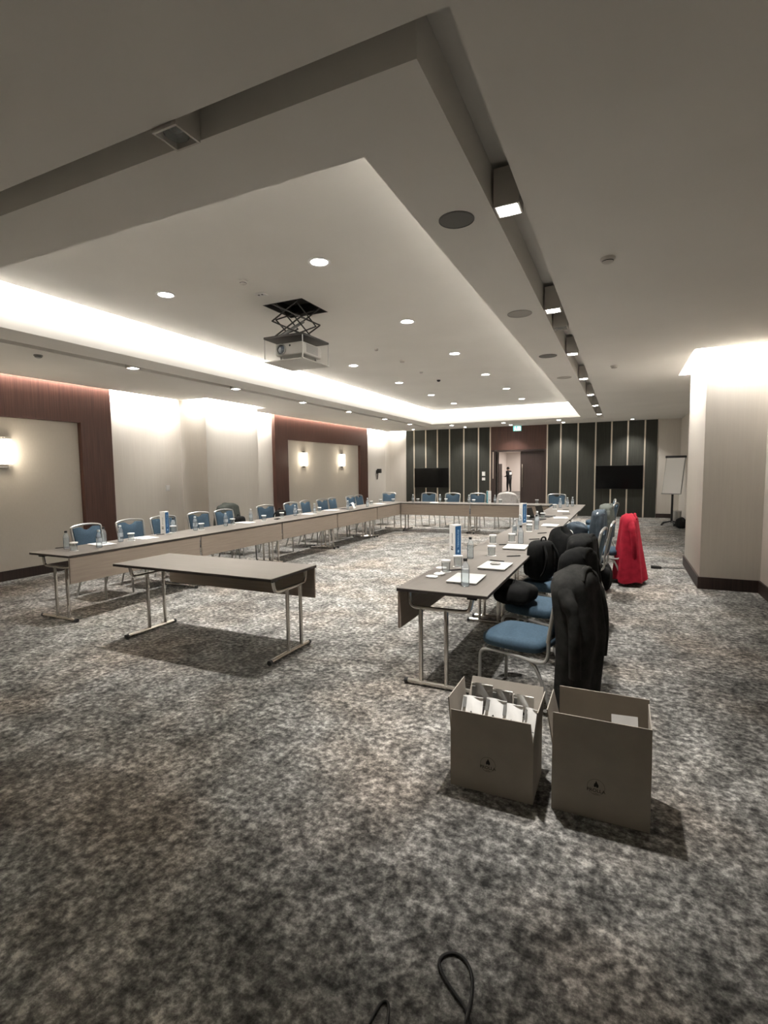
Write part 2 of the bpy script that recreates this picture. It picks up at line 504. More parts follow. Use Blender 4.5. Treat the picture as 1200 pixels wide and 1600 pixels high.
# wooden surrounds with pale recessed panels on the left wall
def surround(name, y0, y1):
    iy0, iy1, zt = y0+0.57, y1-0.57, 2.46
    root = bpy.data.objects.new(name, None); COL.objects.link(root); struct(root)
    d = 0.10
    MB().box(XL, XL+d, y0, y1, zt, 3.30).build('header_panel', M['mahogany'], root)
    MB().box(XL, XL+d, y0, iy0, 0, zt).build('jamb_panel', M['mahogany'], root)
    MB().box(XL, XL+d, iy1, y1, 0, zt).build('jamb_panel', M['mahogany'], root)
    n = 3
    for i in range(n):
        a, b = iy0 + (iy1-iy0)*i/n, iy0 + (iy1-iy0)*(i+1)/n
        MB().rbox(XL, XL+0.012, a+0.001, b-0.001, 0.15, zt-0.002, 0.002, 1).build('wall_panel', M['panelcloth'], root)
surround('trim_1', 0.87, 6.26)
surround('trim_2', 11.0, 16.38)

# ------------------------------------------------------------------ far wall
far = bpy.data.objects.new('wall_far', None); COL.objects.link(far); struct(far)
D0, DM, D1, DZ = -4.07, -3.235, -2.425, 2.19
b = MB()
b.box(XL-0.15, D0, YF, YF+0.15, 0, 3.32); b.box(D1, XR+0.15, YF, YF+0.15, 0, 3.32); b.box(D0, D1, YF, YF+0.15, DZ, 3.32)
b.build('wall_surface', M['wall'], far)
strips = [-7.18, -6.71, -6.25, -5.78, -5.24, -4.70, -4.275, None, -2.335, -1.90, -1.36, -0.82, -0.345, 0.13, 0.612]
edges = [-7.52] + [s for s in strips if s is not None] + [0.97]
pairs = list(zip(edges[:-1], edges[1:]))
for a, b_ in pairs:
    if a == -4.275:
        MB().rbox(a+0.012, b_-0.012, YF-0.035, YF, DZ+0.06, CZ+0.1, 0.003, 1).build('door_head_panel', M['mahogany'], far)
        MB().rbox(a+0.012, D0-0.05, YF-0.035, YF, 0, DZ+0.06, 0.003, 1).build('door_side_panel', M['darkwood'], far)
        MB().rbox(D1+0.05, b_-0.012, YF-0.035, YF, 0, DZ+0.06, 0.003, 1).build('door_side_panel', M['darkwood'], far)
    else:
        MB().rbox(a+0.012, b_-0.012, YF-0.035, YF, 0, CZ+0.1, 0.004, 1).build('wall_panel', M['greenpanel'], far)
for s in strips:
    if s is not None:
        MB().box(s-0.022, s+0.022, YF-0.045, YF-0.002, 0, CZ+0.1).build('metal_strip', M['champagne'], far)

door = bpy.data.objects.new('door_1', None); COL.objects.link(door); struct(door); door.location = (D0, YF, 0)
w = D1-D0
b = MB(); b.box(-0.05, 0, -0.05, 0.15, 0, DZ+0.05); b.box(w, w+0.05, -0.05, 0.15, 0, DZ+0.05); b.box(0, w, -0.05, 0.15, DZ, DZ+0.05)
b.build('door_frame', M['darkwood'], door)
lf = MB().rbox(DM-D0+0.004, w-0.004, 0.02, 0.065, 0.008, DZ-0.004, 0.004, 1).build('door_leaf', M['darkwood'], door)
hb = MB(); hb.tube([(DM-D0+0.08, -0.03, 0.95), (DM-D0+0.08, -0.03, 1.75)], 0.012); hb.tube([(DM-D0+0.08, -0.03, 1.0), (DM-D0+0.08, 0.02, 1.0)], 0.008); hb.tube([(DM-D0+0.08, -0.03, 1.7), (DM-D0+0.08, 0.02, 1.7)], 0.008)
hb.build('pull_handle', M['chrome'], lf)
a_ = math.radians(107)
lf2 = MB(); lf2.X = Matrix.Translation((0.03, 0.1, 0)) @ Matrix.Rotation(a_, 4, 'Z')
lf2.rbox(0, 0.80, -0.045, 0, 0.008, DZ-0.004, 0.004, 1)
lf2 = lf2.build('door_leaf', M['darkwood'], door)
MB().box(-0.115, -0.085, -0.052, -0.035, 1.25, DZ).build('pale_line_strip', M['champagne'], door)  # pale strip added for a bright upright line left of the opening

# corridor beyond the open leaf
struct(MB().box(-9.2, -1.8, YF+0.2, 36.8, -0.1, 0.0).build('floor_corridor', M['carpet']))
struct(MB().box(-9.2, -1.8, YF+0.15, 36.8, 2.72, 2.8).build('ceiling_corridor', M['corridor']))
struct(MB().box(-7.62, -7.47, YF+0.15, 36.5, 0, 2.72).build('wall_corridor_left', M['corridor']))
struct(MB().box(-2.2, -2.05, YF+0.15, 36.5, 0, 2.72).build('wall_corridor_right', M['corridor']))
struct(MB().box(-7.62, -2.05, 36.5, 36.65, 0, 2.72).build('wall_corridor_far', M['corridor']))
d2 = bpy.data.objects.new('door_2', None); COL.objects.link(d2); struct(d2); d2.location = (-7.47, 33.3, 0)
MB().rbox(0, 0.04, 0, 1.55, 0.0, 1.92, 0.005, 1).build('door_leaf', M['darkwood'], d2)
MB().tube([(0.06, 1.4, 1.0), (0.06, 1.27, 1.0)], 0.012).build('door_handle', M['chrome'], d2)
for y in (23.0, 29.0, 34.5):
    l = bpy.data.lights.new('corridor_lamp', 'AREA'); l.shape = 'RECTANGLE'; l.size = 1.0; l.size_y = 3.0; l.energy = 95; l.color = (1, 0.93, 0.87)
    o = bpy.data.objects.new('corridor_lamp', l); COL.objects.link(o); o.location = (-4.9, y, 2.70)

# ------------------------------------------------------------------ ceiling fittings
def make_downlight():
    t = thing('downlight', '', 'ceiling light')
    MB().lathe([(0.075, 0.0), (0.10, 0.0), (0.105, -0.006), (0.095, -0.012), (0.078, -0.008), (0.075, 0.0)], 24).build('trim_ring', M['whiteplastic'], t)
    MB().lathe([(0.001, -0.004), (0.077, -0.004), (0.077, 0.0), (0.001, 0.0)], 20).build('lens', M['lamp'], t)
    spot(t, -0.03, SPOT_TRAY, 80, 1.0, 0.05)
    return t
dl = make_downlight()
k = 0
for side, x, ys in (('right-hand', -2.55, (4.11, 6.21, 8.25, 10.34, 12.38, 14.4)), ('left-hand', -4.47, (4.10, 6.2, 8.3, 10.39, 12.46, 14.37))):
    for i, y in enumerate(ys):
        lab = f'{ORD[i]} round lit downlight from the near end, {side} line of the raised ceiling'
        if k == 0: dl.location = (x, y, PZ); dl['label'] = lab; dl['group'] = 'downlights in the raised ceiling'
        else: dup(dl, lab, (x, y, PZ), group='downlights in the raised ceiling')
        k += 1

def make_slot_light(on=True):
    t = thing('slot_spotlight', '', 'ceiling light')
    b = MB()
    b.box(-0.07, 0.07, -0.07, -0.06, -0.005, 0.2); b.box(-0.07, 0.07, 0.06, 0.07, -0.005, 0.2)
    b.box(-0.07, -0.06, -0.06, 0.06, -0.005, 0.2); b.box(0.06, 0.07, -0.06, 0.06, -0.005, 0.2)
    b.box(-0.06, 0.06, -0.06, 0.06, 0.06, 0.2)
    b.build('housing', M['fixture'], t)
    if on:
        MB().lathe([(0.001, -0.012), (0.04, -0.010), (0.056, 0.0), (0.056, 0.012), (0.001, 0.012)], 20).build('lens', M['lamp'], t)
        spot(t, -0.04, SPOT_SLOT, 68, 1.0, 0.04)
    else:
        MB().lathe([(0.001, -0.002), (0.03, -0.006), (0.055, 0.01), (0.055, 0.02), (0.001, 0.02)], 20).build('lens', M['glass'], t)
        MB().lathe([(0.001, 0.03), (0.022, 0.03), (0.026, 0.05), (0.001, 0.05)], 12).build('lamp_cup', M['greyplastic'], t)
    return t
sl = make_slot_light()
spots = []
for i, y in enumerate((3.03, 5.08, 7.09, 9.13, 11.17, 13.16, 15.3)):
    spots.append((-0.62, y, f'{ORD[i]} lit spotlight from the near end of the right-hand ceiling slot'))
for i, y in enumerate((5.08, 7.17, 9.25, 11.28, 13.4, 15.3)):
    spots.append((-6.225, y, f'{ORD[i]} lit spotlight from the near end of the left-hand ceiling slot'))
for i, x in enumerate((-5.2, -3.48, -1.80)):
    spots.append((x, 16.48, f'lit spotlight in the far ceiling slot, {ORD[i]} from its left end'))
for i, (x, y, lab) in enumerate(spots):
    g = 'lit spotlights in the ceiling slot'
    if i == 0: sl.location = (x, y, CZ-0.01); sl['label'] = lab; sl['group'] = g
    else: dup(sl, lab, (x, y, CZ-0.01), group=g)
so = make_slot_light(False)
so.location = (-0.62, 5.74, CZ-0.01); so['label'] = 'unlit spotlight in the right-hand ceiling slot between two lit ones'
dup(so, 'unlit spotlight in the near ceiling slot above the camera', (-1.80, 1.75, CZ-0.01))
# small round spots close to the far wall
def make_small():
    t = thing('wall_washer', '', 'ceiling light')
    MB().lathe([(0.045, 0.0), (0.06, 0.0), (0.06, -0.008), (0.047, -0.006), (0.045, 0.0)], 18).build('trim_ring', M['whiteplastic'], t)
    MB().lathe([(0.001, -0.014), (0.03, -0.012), (0.046, -0.003), (0.001, -0.003)], 18).build('lens', M['lamp'], t)
    spot(t, -0.04, SPOT_SLOT*0.35, 110, 0.8, 0.04)
    return t
sm = make_small()
for i, x in enumerate((-6.98, -5.03, -3.45, -1.77, 0.235)):
    lab = f'small round spotlight before the far wall, {ORD[i]} from the left'
    if i == 0: sm.location = (x, 17.5, CZ); sm['label'] = lab; sm['group'] = 'small spotlights before the far wall'
    else: dup(sm, lab, (x, 17.5, CZ), group='small spotlights before the far wall')

def ceiling_speaker(x, y, r, m, label):
    t = thing('ceiling_speaker', label, 'speaker', (x, y, CZ), 0, 'ceiling speakers right of the raised ceiling')
    MB().lathe([(r*0.93, 0), (r, 0), (r, -0.005), (r*0.95, -0.007), (r*0.93, -0.003)], 28).build('rim', m, t)
    MB().lathe([(0.001, -0.006), (r*0.5, -0.0055), (r*0.93, -0.003), (r*0.93, 0), (0.001, 0)], 28).build('grille', m, t)
ceiling_speaker(-0.925, 3.03, 0.105, M['grille'], 'dark round ceiling speaker beside the nearest lit spotlight')
ceiling_speaker(-0.925, 5.07, 0.115, M['grillepale'], 'pale round ceiling speaker, second from the camera')
ceiling_speaker(-0.925, 7.1, 0.115, M['grille'], 'grey round ceiling speaker, third from the camera')
ceiling_speaker(-0.90, 8.9, 0.115, M['grillepale'], 'pale round ceiling speaker, fourth and farthest from the camera')
def detector(x, y, z, label, r=0.05, m='whiteplastic', dark=False):
    t = thing('smoke_detector', label, 'detector', (x, y, z))
    MB().lathe([(r, 0), (r, -0.012), (r*0.8, -0.02), (r*0.78, -0.028), (r*0.5, -0.036), (0.001, -0.038)], 20).build('cover', M[m], t)
    MB().lathe([(r*0.79, -0.021), (r*0.80, -0.024), (r*0.79, -0.027)], 20, cap=False).build('vent_ring', M['blackplastic'], t)
detector(-0.13, 4.04, CZ, 'round detector on the soffit right of the ceiling slot, nearer one', 0.05, 'fixture')
detector(-0.147, 8.28, CZ, 'round detector on the soffit right of the ceiling slot, farther one', 0.05, 'fixture')
detector(-6.59, 4.02, CZ, 'round detector on the soffit above the left wooden surround', 0.05, 'greyplastic')
detector(-3.48, 4.17, PZ, 'flat round detector on the raised ceiling before the projector', 0.045, 'fixture')
detector(-3.55, 7.36, PZ, 'small round detector on the raised ceiling behind the projector', 0.03, 'fixture')
detector(-3.6, 10.5, PZ, 'dark small sensor in the middle of the raised ceiling', 0.04, 'blackplastic')
detector(-3.53, 8.35, PZ, 'pale round detector on the raised ceiling halfway along', 0.045, 'fixture')
detector(-3.6, 9.46, PZ, 'small pale sensor on the raised ceiling just before the dark one', 0.035, 'whiteplastic')
t = thing('ceiling_socket', 'white ceiling socket plate with two dark holes beside the projector', 'socket', (-3.56, 4.55, PZ))
MB().rbox(-0.06, 0.06, -0.045, 0.045, -0.012, 0, 0.004, 1).build('plate', M['whiteplastic'], t)
for s in (-0.022, 0.022):
    MB().lathe([(0.012, -0.014), (0.012, -0.012), (0.001, -0.012)], 10, c=(s, -0.01, 0)).build('hole', M['blackplastic'], t)

# projector on its scissor lift
t = thing('projector_lift', 'dark scissor lift hanging from a hatch in the raised ceiling', 'projector lift', (-3.52, 5.14, PZ))
hx, hy = 0.27, 0.28
b = MB()
b.box(-hx, hx, -hy, -hy+0.012, 0.0, 0.14); b.box(-hx, hx, hy-0.012, hy, 0.0, 0.14); b.box(-hx, -hx+0.012, -hy, hy, 0, 0.14); b.box(hx-0.012, hx, -hy, hy, 0, 0.14); b.box(-hx, hx, -hy, hy, 0.14, 0.15)
b.build('hatch_box', M['lift'], t)
zt, zb = 0.03, -0.36
for s in (-1, 1):
    y = s*0.2
    zs = [zt, (zt+zb)/2, zb]
    for x0, x1 in ((-0.2, 0.2), (0.2, -0.2)):
        for q in range(2):
            MB().tube([(x0, y, zs[q]), (x1, y, zs[q+1])], 0.009, 6).build('scissor_arm', M['lift'], t)
            x0, x1 = x1, x0
for s in (-1, 1):
    x = s*0.13
    for y0, y1 in ((-0.22, 0.22), (0.22, -0.22)):
        for q in range(2):
            MB().tube([(x, y0, zs[q]), (x, y1, zs[q+1])], 0.008, 6).build('scissor_arm', M['lift'], t)
            y0, y1 = y1, y0
for s in (-1, 1):
    MB().tube([(s*0.2, -0.2, (zt+zb)/2), (s*0.2, 0.2, (zt+zb)/2)], 0.007, 6).build('cross_rod', M['lift'], t)
MB().tube([(0, -0.2, zt*0.75+zb*0.25), (0, 0.2, zt*0.75+zb*0.25)], 0.007, 6).build('cross_rod', M['lift'], t)
MB().tube([(-0.15, -0.15, -0.34), (0.02, 0.12, -0.12)], 0.018, 8).build('actuator', M['greyplastic'], t)
MB().rbox(-hx, hx, -hy, hy, -0.385, -0.36, 0.003, 1).build('carrier_plate', M['lift'], t)
for sx in (-1, 1):
    for sy in (-1, 1):
        MB().tube([(sx*(hx-0.008), sy*(hy-0.008), -0.36), (sx*(hx-0.008), sy*(hy-0.008), -0.635)], 0.005, 6).build('hanger_rod', M['whiteplastic'], t)
MB().rbox(-hx, hx, -hy, hy, -0.647, -0.635, 0.002, 1).build('bottom_panel', M['projector'], t)
t = thing('projector', 'pale projector with a glowing lens on the scissor lift', 'projector', (-3.50, 5.14, PZ-0.635))
MB().rbox(-0.19, 0.19, -0.2, 0.2, 0.065, 0.205, 0.02, 3).build('body', M['projector'], t)
for sx in (-1, 1):
    for sy in (-1, 1):
        MB().lathe([(0.012, 0), (0.012, 0.066)], 8, c=(sx*0.14, sy*0.15, 0)).build('foot', M['greyplastic'], t)
b = MB(); b.X = Matrix.Translation((-0.1, -0.2, 0.135)) @ Matrix.Rotation(PI/2, 4, 'X')
b.lathe([(0.062, -0.01), (0.066, 0.012), (0.06, 0.016), (0.052, 0.012), (0.05, -0.002)], 24)
ringo = b.build('lens_ring', M['greyplastic'], t)
b = MB(); b.X = Matrix.Translation((-0.1, -0.2, 0.135)) @ Matrix.Rotation(PI/2, 4, 'X')
b.lathe([(0.05, 0.0), (0.045, 0.006), (0.03, 0.01), (0.001, 0.012)], 20)
b.build('lens', M['lens'], t)
b = MB(); b.X = Matrix.Translation((0.02, -0.202, 0.17)) @ Matrix.Rotation(PI/2, 4, 'X')
b.lathe([(0.012, 0.0), (0.01, 0.004), (0.001, 0.004)], 12).build('sensor', M['blackplastic'], t)
for i in range(7):
    MB().box(0.186, 0.193, -0.12, 0.12, 0.095+0.014*i, 0.102+0.014*i).build('vent_slat', M['greyplastic'], t)

# exit sign
t = thing('exit_sign', 'lit green and white exit sign under the ceiling above the double door', 'exit sign', (-3.33, YF-0.045, 2.975))
MB().rbox(-0.145, 0.145, -0.045, 0.0, -0.095, 0.09, 0.006, 1).build('housing', M['greyplastic'], t)
MB().box(-0.132, 0.132, -0.048, -0.044, -0.08, 0.078).build('lit_face', M['exit_green'], t)
b = MB()                                                     # running figure and doorway
yq = -0.05
def bar(p, q, r): b.tube([(p[0], yq, p[1]), (q[0], yq, q[1])], r, 6)
bar((-0.075, 0.02), (-0.06, -0.025), 0.017); bar((-0.06, -0.025), (-0.03, -0.04), 0.011); bar((-0.03, -0.04), (-0.035, -0.07), 0.01)
bar((-0.065, -0.025), (-0.095, -0.06), 0.011); bar((-0.075, 0.02), (-0.035, 0.005), 0.009); bar((-0.08, 0.02), (-0.11, 0.0), 0.009)
b.lathe([(0.001, -0.014), (0.013, -0.006), (0.013, 0.006), (0.001, 0.014)], 8, c=(-0.07, yq, 0.055))
b.build('running_figure', M['exit_white'], t)
MB().box(0.0, 0.11, -0.052, -0.047, -0.065, 0.062).build('doorway_symbol', M['exit_white'], t)

# screens on the far wall
def tv(x0, x1, z0, z1, label):
    t = thing('television', label, 'television', ((x0+x1)/2, YF-0.045, z0), 0, 'televisions on the far wall')
    w, h = (x1-x0)/2, z1-z0
    MB().rbox(-w, w, -0.055, -0.0, 0, h, 0.006, 2).build('casing', M['blackplastic'], t)
    MB().box(-w+0.012, w-0.012, -0.0575, -0.054, 0.018, h-0.012).build('screen', M['screen'], t)
tv(-7.15, -5.80, 0.92, 1.66, 'black flat television on the far wall left of the double door')
tv(-0.80, 0.59, 0.895, 1.66, 'black flat television on the far wall right of the double door')

def wall_plate(loc, label, name='light_switch', w=0.06, h=0.075, rz=0, rockers=1):
    t = thing(name, label, 'switch', loc, rz)
    MB().rbox(-w, w, -0.012, 0, -h, h, 0.004, 1).build('plate', M['whiteplastic'], t)
    for i in range(rockers):
        a = -w*0.7 + 1.4*w*i/rockers
        MB().rbox(a, a+1.4*w/rockers-0.004, -0.017, -0.010, -h*0.6, h*0.6, 0.002, 1).build('rocker', M['paper'], t)
wall_plate((-4.51, YF-0.035, 1.425), 'upper white control plate on the far wall left of the door', h=0.075)
wall_plate((-4.51, YF-0.035, 1.24), 'lower white switch plate on the far wall left of the door', h=0.052)
wall_plate((XL, 7.53, 1.29), 'white thermostat plate on the left wall beside the pier', 'thermostat', 0.05, 0.06, PI/2)
t = thing('wall_speaker', 'small black wall bracket speaker with a hanging cable, far end of the left wall', 'speaker', (XL, 17.3, 1.55), PI/2)
MB().rbox(-0.05, 0.05, -0.05, 0, -0.08, 0.05, 0.006, 1).build('bracket', M['blackplastic'], t)
MB().rbox(-0.10, 0.08, -0.18, -0.05, -0.06, 0.1, 0.02, 2).build('body', M['blackplastic'], t)
MB().tube([(0.02, -0.05, -0.07), (0.03, -0.03, -0.2), (0.015, -0.02, -0.3)], 0.014, 6, smooth=2).build('cable', M['blackplastic'], t)

def sconce(y, z, label):
    t = thing('wall_sconce', label, 'wall lamp', (XL+0.012, y, z), PI/2, 'wall sconces')
    MB().rbox(-0.07, 0.07, -0.014, 0, -0.24, 0.23, 0.004, 1).build('back_plate', M['chrome'], t)
    def f(u, v):
        a = PI*u
        return (0.115*math.cos(a), -0.02-0.10*math.sin(a), -0.19+0.38*v)
    b = MB(); b.grid(f, 17, 2)
    b.grid(lambda u, v: (0.108*math.cos(PI*u), -0.02-0.094*math.sin(PI*u), -0.19+0.38*v), 17, 2)
    b.build('glass_shade', M['sconce'], t, fix=False)
    for zz in (-0.2, 0.185):
        MB().prism([(0.118*math.cos(PI*i/12), -0.02-0.103*math.sin(PI*i/12), zz) for i in range(13)], (0, 0, 0.012)).build('end_cap', M['champagne'], t)
    l = bpy.data.lights.new('sconce_glow', 'POINT'); l.energy = 5; l.color = (1, 0.86, 0.66); l.shadow_soft_size = 0.08
    o = bpy.data.objects.new('sconce_glow', l); COL.objects.link(o); o.parent = t; o.location = (0, -0.24, 0)
sconce(2.2, 1.94, 'lit frosted wall sconce in the nearer wooden surround, outside sconce')
sconce(4.5, 1.94, 'lit frosted wall sconce in the nearer wooden surround at the photo edge')
sconce(12.42, 1.94, 'lit frosted wall sconce in the farther surround, nearer of its pair')
sconce(14.63, 1.94, 'lit frosted wall sconce in the farther surround, farther of its pair')

# ------------------------------------------------------------------ tables
TZ, TL, TW = 0.74, 1.858, 0.67
def make_table():
    t = thing('folding_table', '', 'table')
    hl, hw = TL/2, TW/2
    top = MB().rbox(-hl, hl, -hw, hw, TZ-0.006, TZ, 0.0015, 1).build('table_top', M['laminate'], t)
    MB().box(-hl, hl, -hw, hw, TZ-0.024, TZ-0.006).build('edge_band', M['edge'], top)
    b = MB().rbox(-hl+0.012, hl-0.012, hw-0.022, hw-0.003, 0.435, TZ-0.028, 0.002, 1)
    b.build('modesty_panel', [M['panellam']], t)
    for s in (-1, 1):
        x = s*(hl-0.075)
        lg = MB().tube([(x, 0.265, TZ-0.025), (x, 0.265, 0.64), (x, 0.245, 0.595), (x, 0.2, 0.59), (x, -0.14, 0.59), (x, -0.19, 0.60), (x, -0.205, 0.65), (x, -0.215, TZ-0.025)], 0.015, 10, smooth=2).build('leg_bracket', M['chrome'], t)
        for y in (0.175, -0.02):
            MB().tube([(x, y, 0.59), (x, y, 0.022)], 0.0165, 10).build('leg_post', M['chrome'], lg)
        MB().tube([(x, -0.275, 0.024), (x, 0.285, 0.024)], 0.02, 10).build('foot_bar', M['chrome'], lg)
        for y0, y1 in ((-0.295, -0.268), (0.278, 0.305)):
            MB().tube([(x, y0, 0.0225), (x, y1, 0.0225)], 0.0222, 10).build('foot_cap', M['blackplastic'], lg)
        MB().rbox(x-0.03, x+0.03, -0.25, -0.18, TZ-0.05, TZ-0.024, 0.003, 1).build('hinge_bracket', M['blackplastic'], lg)
    return t
table = make_table()
tables = [(-3.455, 3.575, 0, 'single taupe table standing alone in front of the opening of the rows')]
P0 = 3.375
for i in range(5):
    tables.append((-5.59, P0 + TL/2 + 1.866*i, -PI/2, f'{ORD[i]} taupe table from the near end of the left row'))
for i in range(5):
    tables.append((-1.145+0.012*i, P0 - 0.02 + TL/2 + 1.866*i, PI/2, f'{ORD[i]} taupe table from the near end of the right row'))
for i, x in enumerate((-4.315, -2.45)):
    tables.append((x, 12.53, PI, ('left' if i == 0 else 'right') + ' one of two taupe tables closing the far end of the rows'))
for i, (x, y, rz, lab) in enumerate(tables):
    g = None if i == 0 else 'tables set in a closed horseshoe'
    if i == 0: table.location = (x, y, 0); table['label'] = lab
    else: dup(table, lab, (x, y, 0), rz, g)

# ------------------------------------------------------------------ chairs
def yb(z): return -0.255 - 0.19*(z-0.5)
def make_chair():
    t = thing('banquet_chair', '', 'chair')
    def seatf(u, v):
        a = 2*PI*u
        ph = PI*(v-0.5)
        cs = lambda c, p: math.copysign(abs(c)**p, c)
        wx = 0.225*cs(math.cos(a), 0.42)*cs(math.cos(ph), 0.35)
        wy = 0.225*cs(math.sin(a), 0.42)*cs(math.cos(ph), 0.35)
        z = 0.425 + 0.048*cs(math.sin(ph), 0.6) + (0.012*(1-(wx/0.23)**2)*(1-(wy/0.23)**2) if v > 0.5 else 0)
        return (wx*(0.94 if wy < -0.1 else 1.0), wy+0.015, z)
    MB().grid(seatf, 32, 11, wrap_u=True, cap=True).build('seat', M['blue'], t, 60)
    def ztop(u): return 0.885 + 0.012*(1-u*u) - 0.045*max(0.0, 1-(u/0.42)**2)
    def face(off):
        def f(u_, v):
            u = u_*2-1
            z = 0.52 + (ztop(u)-0.52)*v
            e = 0.012*(1-abs(u)**6)*(1-abs(2*v-1)**6)
            return (u*(0.178+0.02*v), yb(z) + off*(0.010+e), z)
        return f
    b = MB()
    nu, nv = 21, 9
    b.grid(face(1), nu, nv); b.grid(face(-1), nu, nv)
    o = nu*nv
    rim = [i for i in range(nu)] + [j*nu+nu-1 for j in range(1, nv)] + [(nv-1)*nu+i for i in range(nu-2, -1, -1)] + [j*nu for j in range(nv-2, 0, -1)]
    for a, c in zip(rim, rim[1:]+rim[:1]):
        b.f.append((a, c, c+o, a+o)); b.mi.append(0)
    b.build('backrest', M['blue'], t, 50)
    for s in (-1, 1):
        x = 0.205*s
        MB().tube([(x, 0.235, 0.0), (x, 0.23, 0.27), (x, 0.225, 0.335), (x, 0.18, 0.362), (x, 0.0, 0.362), (x, -0.16, 0.345), (x, -0.235, 0.35), (x, -0.262, 0.40), (x, -0.262, 0.5)], 0.0125, 8, smooth=2).build('leg', M['silver'], t)
        MB().tube([(x*0.97, -0.13, 0.345), (x, -0.19, 0.30), (x, -0.30, 0.0)], 0.0125, 8, smooth=1).build('leg', M['silver'], t)
    b = MB()
    pts = [(-0.205, -0.258, 0.49), (-0.212, yb(0.7), 0.70), (-0.22, yb(0.885), 0.885), (-0.20, yb(0.905), 0.906), (-0.1, yb(0.92), 0.922), (0, yb(0.925), 0.928)]
    pts = pts + [(-p[0], p[1], p[2]) for p in pts[-2::-1]]
    b.tube(pts, 0.0145, 8, smooth=1)
    b.build('back_frame', M['silver'], t)
    b = MB(); b.tube([(-0.205, 0.2, 0.372), (0.205, 0.2, 0.372)], 0.011, 8); b.build('seat_rail', M['silver'], t)
    b = MB(); b.tube([(-0.2, yb(0.505), 0.505), (0.2, yb(0.505), 0.505)], 0.010, 8); b.build('lower_back_rail', M['silver'], t)
    return t
chair = make_chair()
used = [False]
def place_chair(x, y, rz, label, group):
    if not used[0]:
        used[0] = True
        chair.location = (x, y, 0); chair.rotation_euler = (0, 0, rz); chair['label'] = label; chair['group'] = group
        return chair
    return dup(chair, label, (x, y, 0), rz, group)
# left row: chairs face the tables (+x), so local +y turns to +x
lefts = [(4.46, 3), (5.10, -2), (5.66, -8), (6.40, -6), (7.02, -4), (8.15, -12), (9.05, -6), (9.75, 4), (10.35, -3), (10.95, 5), (11.75, -4), (12.35, 0)]
for i, (y, d) in enumerate(lefts):
    place_chair(-6.17 - (0.06 if i in (7, 9, 11) else 0), y, -PI/2 + math.radians(d), f'{ORD[i]} blue chair from the near end behind the left tables', 'chairs behind the left tables')
jchair = place_chair(-6.72, 7.75, -PI/2-0.05, 'blue chair set back by the pier, a grey jacket over its back', 'chairs behind the left tables')
kx = [(-6.33, 13.55), (-5.08, 13.60), (-4.36, 13.6), (-3.64, 13.6), (-2.84, 13.62), (-1.53, 13.5)]
klab = ['blue chair in the far left corner beyond the end of the left row', 'first chair from the left behind the far tables', 'second chair from the left behind the far tables',
        'third chair from the left behind the far tables, behind a standing sign', 'chair behind the far tables under a pale jacket', 'last chair on the right behind the far tables']
for (x, y), lab in zip(kx, klab):
    place_chair(x, y, PI, lab, 'chairs behind the far tables')
rights = [(-0.60, 3.56, 75, 'nearest blue chair of the right row with a long black coat on it'),
          (-0.62, 4.40, 72, 'second chair of the right row, black coat on back and seat'),
          (-0.66, 5.30, 80, 'third chair of the right row, dark rounded jacket on it'),
          (-0.50, 6.15, 84, 'fourth chair of the right row, bare grey-blue back'),
          (-0.42, 6.90, 86, 'fifth chair of the right row beside the red coat, bare back'),
          (-0.24, 7.80, 88, 'chair of the right row hidden under a red coat'),
          (-0.64, 8.60, 84, 'chair of the right row with blue-grey clothes on it'),
          (-0.56, 9.50, 86, 'chair of the right row under a grey-green jacket'),
          (-0.42, 10.6, 80, 'bare chair of the right row, second from its far end'),
          (-0.46, 11.75, 94, 'bare chair of the right row at its far end')]
for x, y, d, lab in rights:
    place_chair(x, y, math.radians(d), lab, 'chairs along the right tables')

